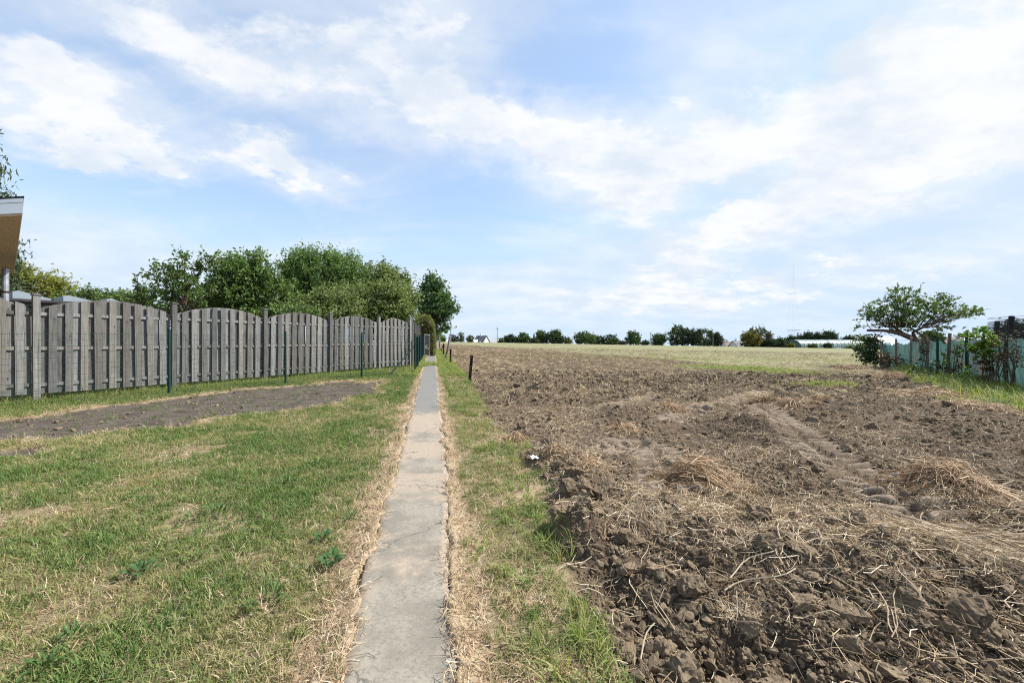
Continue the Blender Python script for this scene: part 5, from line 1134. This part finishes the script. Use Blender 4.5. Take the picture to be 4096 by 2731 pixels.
climber('climbing_vine', 'bright green climbing vine draped over the netting', 'vine', 3962, .5, .75, 1.34, 420, .11, 'vine', 901, .14, 5, .13)
climber('dead_vine', 'dark withered stems and leaves below the green vine', 'vine', 3955, .3, .1, .85, 260, .08, 'dead', 902, .07, 6, .1)
climber('climbing_vine', 'thin vine with few pale leaves on the netting by the leaning post', 'vine', 3785, .6, .3, 1.1, 46, .11, 'vine', 903, .10, 3)
climber('climbing_vine', 'slender vine winding up the branch-topped post', 'vine', 3862, .16, .1, 1.4, 90, .08, 'vine', 904, .05, 3, .1)
climber('ivy_bush', 'dark ivy bush swallowing the end of the netting fence', 'ivy', 3478, 1.1, .15, 1.5, 1900, .12, 'ivy', 905, .35, 6, .24)
climber('ivy_bush', 'olive leafy shrub end beside the dark ivy', 'ivy', 3440, .6, .6, 1.6, 500, .11, 'leaf_olive', 906, .3, 4, .22)
climber('dead_bramble', 'grey-brown dead bramble heap leaning on the netting', 'bramble', 3535, .7, .05, .75, 520, .08, 'dead', 907, .18, 9, .14)
climber('dead_bramble', 'dry brown bramble tangle between two wooden posts', 'bramble', 3590, .5, .05, .55, 360, .08, 'dead', 908, .2, 8, .14)
climber('dead_vine', 'brown withered creeper hanging between two close posts', 'vine', 3680, .3, .1, 1.3, 200, .07, 'dead', 909, .05, 5, .12)
climber('dead_vine', 'dry twiggy creeper beside the leaning wooden post', 'vine', 3825, .35, .2, 1.2, 180, .07, 'dead', 910, .06, 6, .12)
climber('dead_vine', 'wiry grey creeper tangle around the post with a wire loop', 'vine', 4040, .9, .55, 1.15, 420, .05, 'dead', 911, .08, 16)
climber('nettle_patch', 'green nettles growing up the netting foot', 'weed', 3740, 1.8, .05, .45, 340, .08, 'ivy', 912, .3, 8)
climber('nettle_patch', 'leafy weeds in the tall grass below the green vine', 'weed', 3900, 1.2, .03, .35, 200, .07, 'vine', 913, .3, 6)

def trampoline():
    m, t, b = material('black_net'); tr = t.node('ShaderNodeBsdfTransparent'); mx = t.node('ShaderNodeMixShader'); mx.inputs[0].default_value = .62; b.inputs['Base Color'].default_value = (.03, .03, .035, 1)
    t.l.new(b.outputs[0], mx.inputs[1]); t.l.new(tr.outputs[0], mx.inputs[2]); t.l.new(mx.outputs[0], t.n['Material Output'].inputs[0]); foam = flat_mat('black_foam', (.014, .014, .018), .8, .4, 25)
    Yc = 15.6; pa = at(3984, 1275, 15.4); pb = at(4012, 1265, 13.9); rad = 1.65
    d = pb[:2] - pa[:2]; mid = (pa + pb)[:2] / 2; ln = np.linalg.norm(d); nrm = np.array([-d[1], d[0]]) / ln
    if nrm[0] < 0: nrm = -nrm
    c = mid + nrm * math.sqrt(max(.01, rad ** 2 - ln ** 2 / 4)); gz = float(g0(*c)); root = empty('trampoline', (*c, gz)); tag(root, 'trampoline with black safety net and padded poles behind the netting fence', 'trampoline')
    a0 = math.atan2(*(pa[:2] - c)[::-1]); a1 = math.atan2(*(pb[:2] - c)[::-1]); st = (a1 - a0 + math.pi) % (2 * math.pi) - math.pi; top = max(pa[2], pb[2]) - gz; n = max(4, round(2 * math.pi / abs(st))); 
    for k in range(n):
        a = a0 + 2 * math.pi * k / n * (1 if st > 0 else -1); x, y = rad * math.cos(a), rad * math.sin(a); h = top - (.09 if k == 0 else 0)
        mb = MB(); z = np.linspace(.55, h, 26); mb.tube([(x * (1 - .05 * ((q - .55) / h) ** 2), y * (1 - .05 * ((q - .55) / h) ** 2), q) for q in z], [.07 + .006 * math.sin(i * 1.9) for i in range(26)], 10); p = mb.build('padded_pole', foam, root, smooth=True)
        m2 = MB(); m2.tube([(x, y, -.05), (x, y, .56)], .025, 8); m2.build('leg', M['zinc'], root)
    th = np.linspace(0, 2 * math.pi, 73); mb = MB(); V = []; 
    for q in th: 
        sag = .10 * abs(math.sin((q - a0) * n / 2)); V += [(rad * .94 * math.cos(q), rad * .94 * math.sin(q), .78), (rad * .92 * math.cos(q), rad * .92 * math.sin(q), top - .06 - sag)]
    mb.add(V, [[2 * i, 2 * i + 2, 2 * i + 3, 2 * i + 1] for i in range(72)]); mb.build('safety_net', m, root)
    mb = MB(); mb.tube([(rad * .98 * math.cos(q), rad * .98 * math.sin(q), .76) for q in th], .03, 8); mb.build('frame_ring', M['zinc'], root)
    mb = MB(); V = [(0, 0, .74)] + [(rad * .86 * math.cos(q), rad * .86 * math.sin(q), .75) for q in th]; mb.add(V, None, [[0, i, i + 1] for i in range(1, 73)]); mb.build('jumping_mat', M['black'], root)
    mb = MB(); mb.tube([(rad * .92 * math.cos(q), rad * .92 * math.sin(q), top - .02) for q in th], .006, 5); mb.build('top_cord', M['black'], root)
trampoline()
tree('garden_tree', 'dark round tree beyond the trampoline net', gnd(4110, 60), at(4110, 1320, 60), [blob(4110,1330,85,35,60), blob(4060,1345,40,20,60)], 90, 50, .5, .9, 'far_dark', 820, .2, 0, twigs=False)

# ------------------------------------------------------------------ far edge of the field
def fl(px): return 1366 + (px - 1750) * .0163
FAR = [(1771,16,1352,'far_leaf','small round bush by the far end of the leaning posts'),(1811,38,1339,'far_purple','purple-leaved round tree behind the first utility pole'),(1842,34,1328,'far_leaf','dense clipped column-like tree left of the dark-roofed house'.replace('left of','next to')),(1882,28,1341,'far_leaf','small airy tree touching the end of the dark-roofed house'),
       (2004,18,1361,'far_leaf','low round bush below the second utility pole'),(2039,54,1344,'far_dark','wide twiggy shrub past the white-walled house'),(2092,58,1335,'far_leaf','spreading apple-shaped tree on a short trunk'),(2136,44,1354,'far_dark','low dark hedge-like shrub under a pointed conifer'),(2163,34,1325,'far_leaf','tall narrow tree beside the pointed conifer'),
       (2189,24,1324,'far_dark','thin dark tree squeezed between two taller ones'),(2221,48,1320,'far_leaf','tallest airy tree of the far group with layered top'),(2248,32,1341,'far_dark','dark rounded tree leaning on the tallest far tree'),(2272,30,1354,'far_yellow','light green low shrub ending the far tree group'),
       (2338,84,1330,'far_leaf','broad low-crowned tree standing wide on the horizon'),(2374,44,1341,'far_yellow','lighter tree overlapping the broad low-crowned one'),(2397,36,1345,'far_dark','dark stubby conifer clump, first of two'),(2417,30,1346,'far_dark','dark stubby conifer clump, second of two'),(2436,30,1335,'far_dark','dark ragged pine beside the stubby conifers'),(2459,32,1335,'far_dark','dark ragged pine ending the conifer group'),(2447,52,1354,'far_leaf','rounded bush in front of the ragged pines'),(2490,40,1366,'far_grey','low greyish scrub between pines and a lone round tree'),
       (2534,60,1327,'far_leaf','lone round oak-like tree on the horizon'),(2580,30,1366,'far_dark','low scrub beside the third utility pole'),(2634,60,1337,'far_leaf','dome-shaped tree next to the third utility pole'),(2708,66,1299,'far_leaf','highest tree of the wood, with an airy crown'),(2752,66,1311,'far_dark','big dark tree of the wood beside the highest one'),(2790,66,1320,'far_dark','middle tree of the dark wood'),(2826,66,1316,'far_leaf','round-topped tree of the dark wood'),(2870,44,1332,'far_dark','last tree of the dark wood by the fourth pole'),
       (3030,112,1308,'far_grey','large grey-green willow on the field edge'),(3003,76,1327,'far_yellow','golden-green tree in front of the grey willow'),(3075,70,1362,'far_dark','low dark hedge trailing off from the willow'),(3120,60,1360,'far_dark','dark hedge below the lattice mast'),(3136,24,1358,'far_leaf','small cone-shaped shrub below the lattice mast'),
       (3165,44,1348,'far_dark','dark conifer of the hedge, behind the tunnel end'),(3200,44,1344,'far_dark','dark conifer over the tunnel roof, first in the row'),(3235,44,1330,'far_dark','dark conifer over the tunnel roof, tall and blunt'),(3270,40,1334,'far_dark','dark conifer over the tunnel roof, slightly lower'),(3305,40,1326,'far_dark','dark conifer over the tunnel roof, highest of the row'),(3328,34,1332,'far_dark','dark conifer over the tunnel roof, last of the row'),
       (3396,46,1345,'far_dark','small round tree behind the tunnel roof'),(3250,28,1380,'far_leaf','small green bush in front of the tunnel greenhouse wall'),(3310,26,1376,'far_dark','dark small bush touching the tunnel greenhouse side'),(3165,20,1378,'far_yellow','yellowish weed bush before the tunnel door'),(3420,60,1386,'far_leaf','low bramble bank at the tunnel foot'),(3729,66,1331,'far_leaf','round tree seen behind the leaning tree trunk'),(3866,34,1340,'far_dark','flat-topped dark tree behind the netting fence')]
for i, (px, w, top, mat, lab) in enumerate(FAR):
    Y = 185 + (i * 37 % 40) if top < 1352 else 176
    if mat == 'far_grey' and w > 100: Y = 178
    if 'in front of' in lab or 'before the' in lab or 'foot' in lab or 'touching the tunnel' in lab: Y = 168
    if px > 3700: Y = 120
    bz = gnd(px, Y); bot = fl(px); bot = bot + 3 if px < 3450 else 1385; H = bot - top; k = Y / FPX; cy = (top + bot) / 2; r = random.Random(i)
    B = [blob(px, top + H * .45, w * .46, H * .40, Y), blob(px - w * .2, top + H * .66, w * .33, H * .34, Y), blob(px + w * .2, top + H * .64, w * .33, H * .36, Y), blob(px + r.uniform(-.14, .14) * w, top + H * .24, w * .28, H * .22, Y), blob(px, bot - H * .14, w * .48, H * .2, Y)]
    big = w * H > 1500; 
    tree('far_bush' if H < 18 else 'far_tree', lab, bz, at(px, top + H * .4, Y), B, 110 if big else 60, 40 if big else 26, .75 if big else .6, 1.1 if big else .7, mat, 1000 + i, .22 if H > 18 else .08, .1, 'trees along the far edge of the field', False, cat='bush' if H < 18 else 'tree', up=.4, shell=.6)
# pointed conifer
def cone_tree():
    px, Y = 2136, 200; b = gnd(px, Y); r = np.random.default_rng(4); k = Y / FPX; zt = at(px, 1332, Y)[2] - b[2]; zb = at(px, 1365, Y)[2] - b[2]; root = empty('pointed_conifer', b); tag(root, 'slim pointed dark conifer on the horizon', 'tree')
    f = r.random(700) ** .6; a = r.uniform(0, 6.28, 700); rad = f * 6 * k * r.uniform(.5, 1, 700); C = np.stack([rad * np.cos(a), rad * np.sin(a), zt - f * (zt - zb)], 1); v, q = leaf_quads(C, .6, .5, .3, r, .5)
    obj('crown', arr_mesh('crown', v, [q], {'tint': np.repeat(r.random(700), 4)}), M['far_dark'], root); mb = MB(); mb.tube([(0, 0, -.3), (0, 0, zt * .9)], [.2, .05], 6); mb.build('trunk', M['bark'], root)
cone_tree()

M['slate'] = flat_mat('slate_roof', (.10, .105, .125), .7, .2, 1.5); M['wall_white'] = flat_mat('white_render', (.62, .63, .62), .9, .06, .8); M['pale_roof'] = flat_mat('pale_roof', (.46, .47, .48), .7, .08, .6); M['glass'] = flat_mat('window_glass', (.05, .06, .07), .15, .2, 2); M['brownroof'] = flat_mat('brown_roof', (.20, .14, .12), .8, .2, 1); M['brick'] = flat_mat('brick_wall', (.30, .22, .18), .9, .2, 2)
def house(px0, px1, ridge, Y, depth, label, roofm, wallm, eave_drop=5.0, wall_h=5.0, chimney=True, dormer=False, rot=0.0, gable_win=True, velux=True):
    """house with its ridge across the view; local x along the ridge"""
    a = at(px0, ridge, Y); b = at(px1, ridge, Y); L = b[0] - a[0]; zr = a[2]; x0 = a[0]; gz = zr - eave_drop - wall_h; root = empty('house', ((a[0] + b[0]) / 2, Y, gz), rot); tag(root, label, 'house'); h = zr - gz; e = h - eave_drop; hd = depth / 2; lx = L / 2
    mb = MB(); mb.prism([(-hd, 0), (hd, 0), (hd, e), (0, h - .12), (-hd, e)], 0, -lx, lx); mb.build('wall', wallm, root)
    sl = math.hypot(hd, eave_drop); an = math.atan2(eave_drop, hd); o = .5; rf = None
    for s in (-1, 1):
        mb = MB(); Mx = Matrix.Rotation(s * -an, 3, 'X') if s > 0 else Matrix.Rotation(an, 3, 'X'); cy = s * (hd / 2 + .2); cz = h - eave_drop / 2 - .1
        mb.box((0, cy, cz), (L + 2 * o * .6, sl + .8, .2), Mx.to_4x4()); q = mb.build('roof', roofm, root); rf = q if s < 0 else rf
    if chimney: mb = MB(); mb.box((-L * .08, 0, h + .3), (.7, .7, 1.8)); mb.build('chimney', wallm, rf); 
    if velux: mb = MB(); mb.box((L * .22, -hd * .55 - .12, h - eave_drop * .55 + .12), (.9, 1.2, .08), Matrix.Rotation(an, 4, 'X')); mb.build('roof_window', M['pale_roof'], rf)
    if dormer:
        w = L * .28; mb = MB(); mb.prism([(-w, h - eave_drop - .2), (w, h - eave_drop - .2), (0, h - eave_drop * .32)], 1, -hd - .3, -hd * .2); 
        d = mb.build('dormer', wallm, root, (-L * .18, 0, 0)); m2 = MB(); m2.prism([(-w * .6, h - eave_drop - .1), (w * .6, h - eave_drop - .1), (0, h - eave_drop * .55)], 1, -hd - .36, -hd - .31); m2.build('window', M['glass'], d)
        for s in (-1, 1):
            m3 = MB(); ln = math.hypot(w, eave_drop * .68 + .2); m3.box((s * w / 2, -hd * .62 - .1, h - eave_drop * .66 + .02), (ln + .3, hd * .84, .14), Matrix.Rotation(s * math.atan2(eave_drop * .68 + .2, w), 4, 'Y')); m3.build('dormer_roof', roofm if s < 0 else M['pale_roof'], d)
    if gable_win:
        for z in (e + eave_drop * .15,):
            mb = MB(); mb.box((lx + .03, 0, z), (.06, 1.6, 1.9)); w_ = mb.build('window', M['glass'], root); mb = MB(); mb.box((lx + .06, 0, z), (.05, .1, 1.9)); mb.box((lx + .06, 0, z), (.05, 1.6, .1)); mb.build('window_frame', M['wall_white'], w_)
    return root
house(1904, 1950, 1344, 205, 11, 'dark slate-roofed house with white gable and triangular dormer', M['slate'], M['wall_white'], 6.0, 3.2, True, True, R(-32))
house(1968, 1995, 1352, 212, 9, 'pale-roofed low house joined behind the slate-roofed house', M['pale_roof'], M['wall_white'], 4.6, 3, False, False, R(-10), velux=False)
house(1998, 2014, 1353, 225, 8, 'small dark-gabled house behind the second utility pole', M['slate'], M['wall_white'], 4, 3, False, False, R(-50), velux=False)
house(1785, 1815, 1358, 230, 8, 'grey-roofed bungalow behind the purple-leaved tree', M['pale_roof'], M['wall_white'], 3.2, 3, False, False, 0, velux=False)
house(2070, 2125, 1359, 226, 8, 'low house roof hidden behind the apple-shaped tree', M['pale_roof'], M['wall_white'], 3.5, 3, False, False, 0, velux=False)
house(2895, 2925, 1368, 215, 9, 'small brown-roofed cottage beside the dark wood', M['brownroof'], M['wall_white'], 3.5, 3, True, False, 0, velux=False)
house(2928, 2962, 1364, 205, 9, 'grey steep-roofed cottage between wood and willow', M['slate'], M['wall_white'], 4.2, 3, True, False, R(20), velux=False)
house(3480, 3560, 1346, 190, 10, 'long house with pale solar-panelled roof behind the ivy end', M['pale_roof'], M['brick'], 4.2, 3, True, False, 0, velux=True)
house(3755, 3815, 1351, 120, 9, 'brown-roofed house partly hidden by the netting fence', M['brownroof'], M['brick'], 3.2, 2.6, False, False, 0, velux=False)
house(3838, 3905, 1349, 105, 9, 'white-roofed house behind the branch-topped post', M['pale_roof'], M['wall_white'], 3.0, 2.6, True, False, 0, velux=False)

def pole(px, top, Y, label, arm=True):
    b = gnd(px, Y); h = at(px, top, Y)[2] - b[2]; r = empty('utility_pole', b); tag(r, label, 'pole'); mb = MB(); mb.tube([(0, 0, -.5), (0, 0, h)], [.17, .11], 8); mb.build('shaft', M['old_wood'], r)
    if arm:
        mb = MB(); mb.box((0, 0, h * .86), (1.3, .1, .1)); c = mb.build('crossarm', M['old_wood'], r)
        for s in (-.55, .55): mb = MB(); mb.tube([(s, 0, h * .86 + .05), (s, 0, h * .86 + .25)], .05, 6); mb.build('insulator', M['pale_roof'], c)
pole(1803, 1297, 150, 'utility pole standing before the purple-leaved tree'); pole(1989, 1307, 165, 'utility pole in front of the pale low house'); pole(2603, 1327, 172, 'plain pole between scrub and the dome-shaped tree'); pole(2852, 1345, 170, 'short pole before the last tree of the dark wood', False); pole(1762, 1325, 120, 'thin pole behind the tall leaning grey post', False)

def mast():
    px, Y = 3174, 900; b = at(px, 1400, Y); zt = at(px, 1085, Y)[2] - b[2]; r = empty('lattice_mast', b); tag(r, 'tall thin lattice radio mast fading into the sky', 'mast'); steel = flat_mat('hazed_steel', (.74, .77, .82), .6, .05, .05)  # pale bluish steel: distance haze put into the mast's colour
    w0 = 19 * Y / FPX; w1 = 3.5 * Y / FPX; n = 13; lv = [(zt * i / n, w0 + (w1 - w0) * min(1, (i / n) * 1.2)) for i in range(n + 1)]
    for sx in (-1, 1):
        for sy in (-1, 1): mb = MB(); mb.tube([(sx * w, sy * w, z) for z, w in lv], .11, 4); mb.build('leg', steel, r)
    mb = MB()
    for (z0, a0), (z1, a1) in zip(lv[:-1], lv[1:]):
        for s in (-1, 1):
            mb.tube([(-a0, s * a0, z0), (a1, s * a1, z1)], .04, 3); mb.tube([(a0, s * a0, z0), (-a1, s * a1, z1)], .04, 3); mb.tube([(s * a0, -a0, z0), (s * a1, a1, z1)], .04, 3); mb.tube([(-a1, s * a1, z1), (a1, s * a1, z1)], .05, 3); mb.tube([(s * a1, -a1, z1), (s * a1, a1, z1)], .05, 3)
    tag(mb.build('lattice', steel, r), kind='stuff')
    zb = at(px, 1321, Y)[2] - b[2]; wb = np.interp(zb, [q[0] for q in lv], [q[1] for q in lv]); mb = MB(); mb.box((0, 0, zb), (2 * wb + 2, 2 * wb + 2, 1.0)); mb.build('platform', M['zinc'], r)
    mb = MB(); mb.tube([(0, 0, zt), (0, 0, zt + 22)], .15, 5); mb.build('antenna', steel, r)
mast()

def greenhouse():
    Y = 170; a = at(3205, 1392, Y); b = at(3640, 1399, Y + 6); d = (b - a)[:2]; L = np.linalg.norm(d); ang = math.atan2(d[1], d[0]) + R(8); gz = float(g0(a[0], a[1])); root = empty('tunnel_greenhouse', (a[0], a[1], gz - .1), ang); tag(root, 'long pale green polythene tunnel greenhouse across the field', 'greenhouse'); film, t, bs = material('polythene'); pos = t.node('ShaderNodeTexCoord').outputs['Object']
    n = t.noise(t.mapping(pos, (.6, .05, .05)), 1.0, 4, .6); n2 = t.noise(pos, .9, 5, .7); t.put(bs.inputs['Base Color'], t.mix(t.ramp(t.math('ADD', t.math('MULTIPLY', n, .7), t.math('MULTIPLY', n2, .3)), .42, .58), (.09, .145, .135), (.24, .31, .295))); bs.inputs['Roughness'].default_value = .35
    w = 4.2; h = CAMH + (CY - 1357) / FPX * Y - gz; th = np.linspace(0, math.pi, 15); k = int(L / 2.2); 
    for i in range(k):
        x0 = i * L / k + .02; x1 = (i + 1) * L / k - .02; mb = MB(); V = []
        for x in (x0, (x0 + x1) / 2, x1): V += [(x, w - w * math.cos(q), h * math.sin(q) ** .8 - (.07 if x not in (x0, x1) else 0)) for q in th]
        mb.add(V, [[j * 15 + m, j * 15 + m + 1, (j + 1) * 15 + m + 1, (j + 1) * 15 + m] for j in range(2) for m in range(14)]); mb.build('film_bay', film, root, smooth=True)
        mb = MB(); mb.tube([(x1 + .02, w - w * 1.01 * math.cos(q), h * 1.01 * math.sin(q) ** .8) for q in th], .07, 5); mb.build('hoop', M['pale_roof'], root)
    mb = MB(); V = [(0, w - w * math.cos(q), h * math.sin(q) ** .8) for q in th]; mb.add(V + [(0, w, 0)], None, [[i, i + 1, 15] for i in range(14)]); e = mb.build('end_wall', film, root); mb = MB(); mb.box((-.06, w, 1.1), (.1, 2.0, 2.2)); mb.build('door', M['glass'], e)
greenhouse()
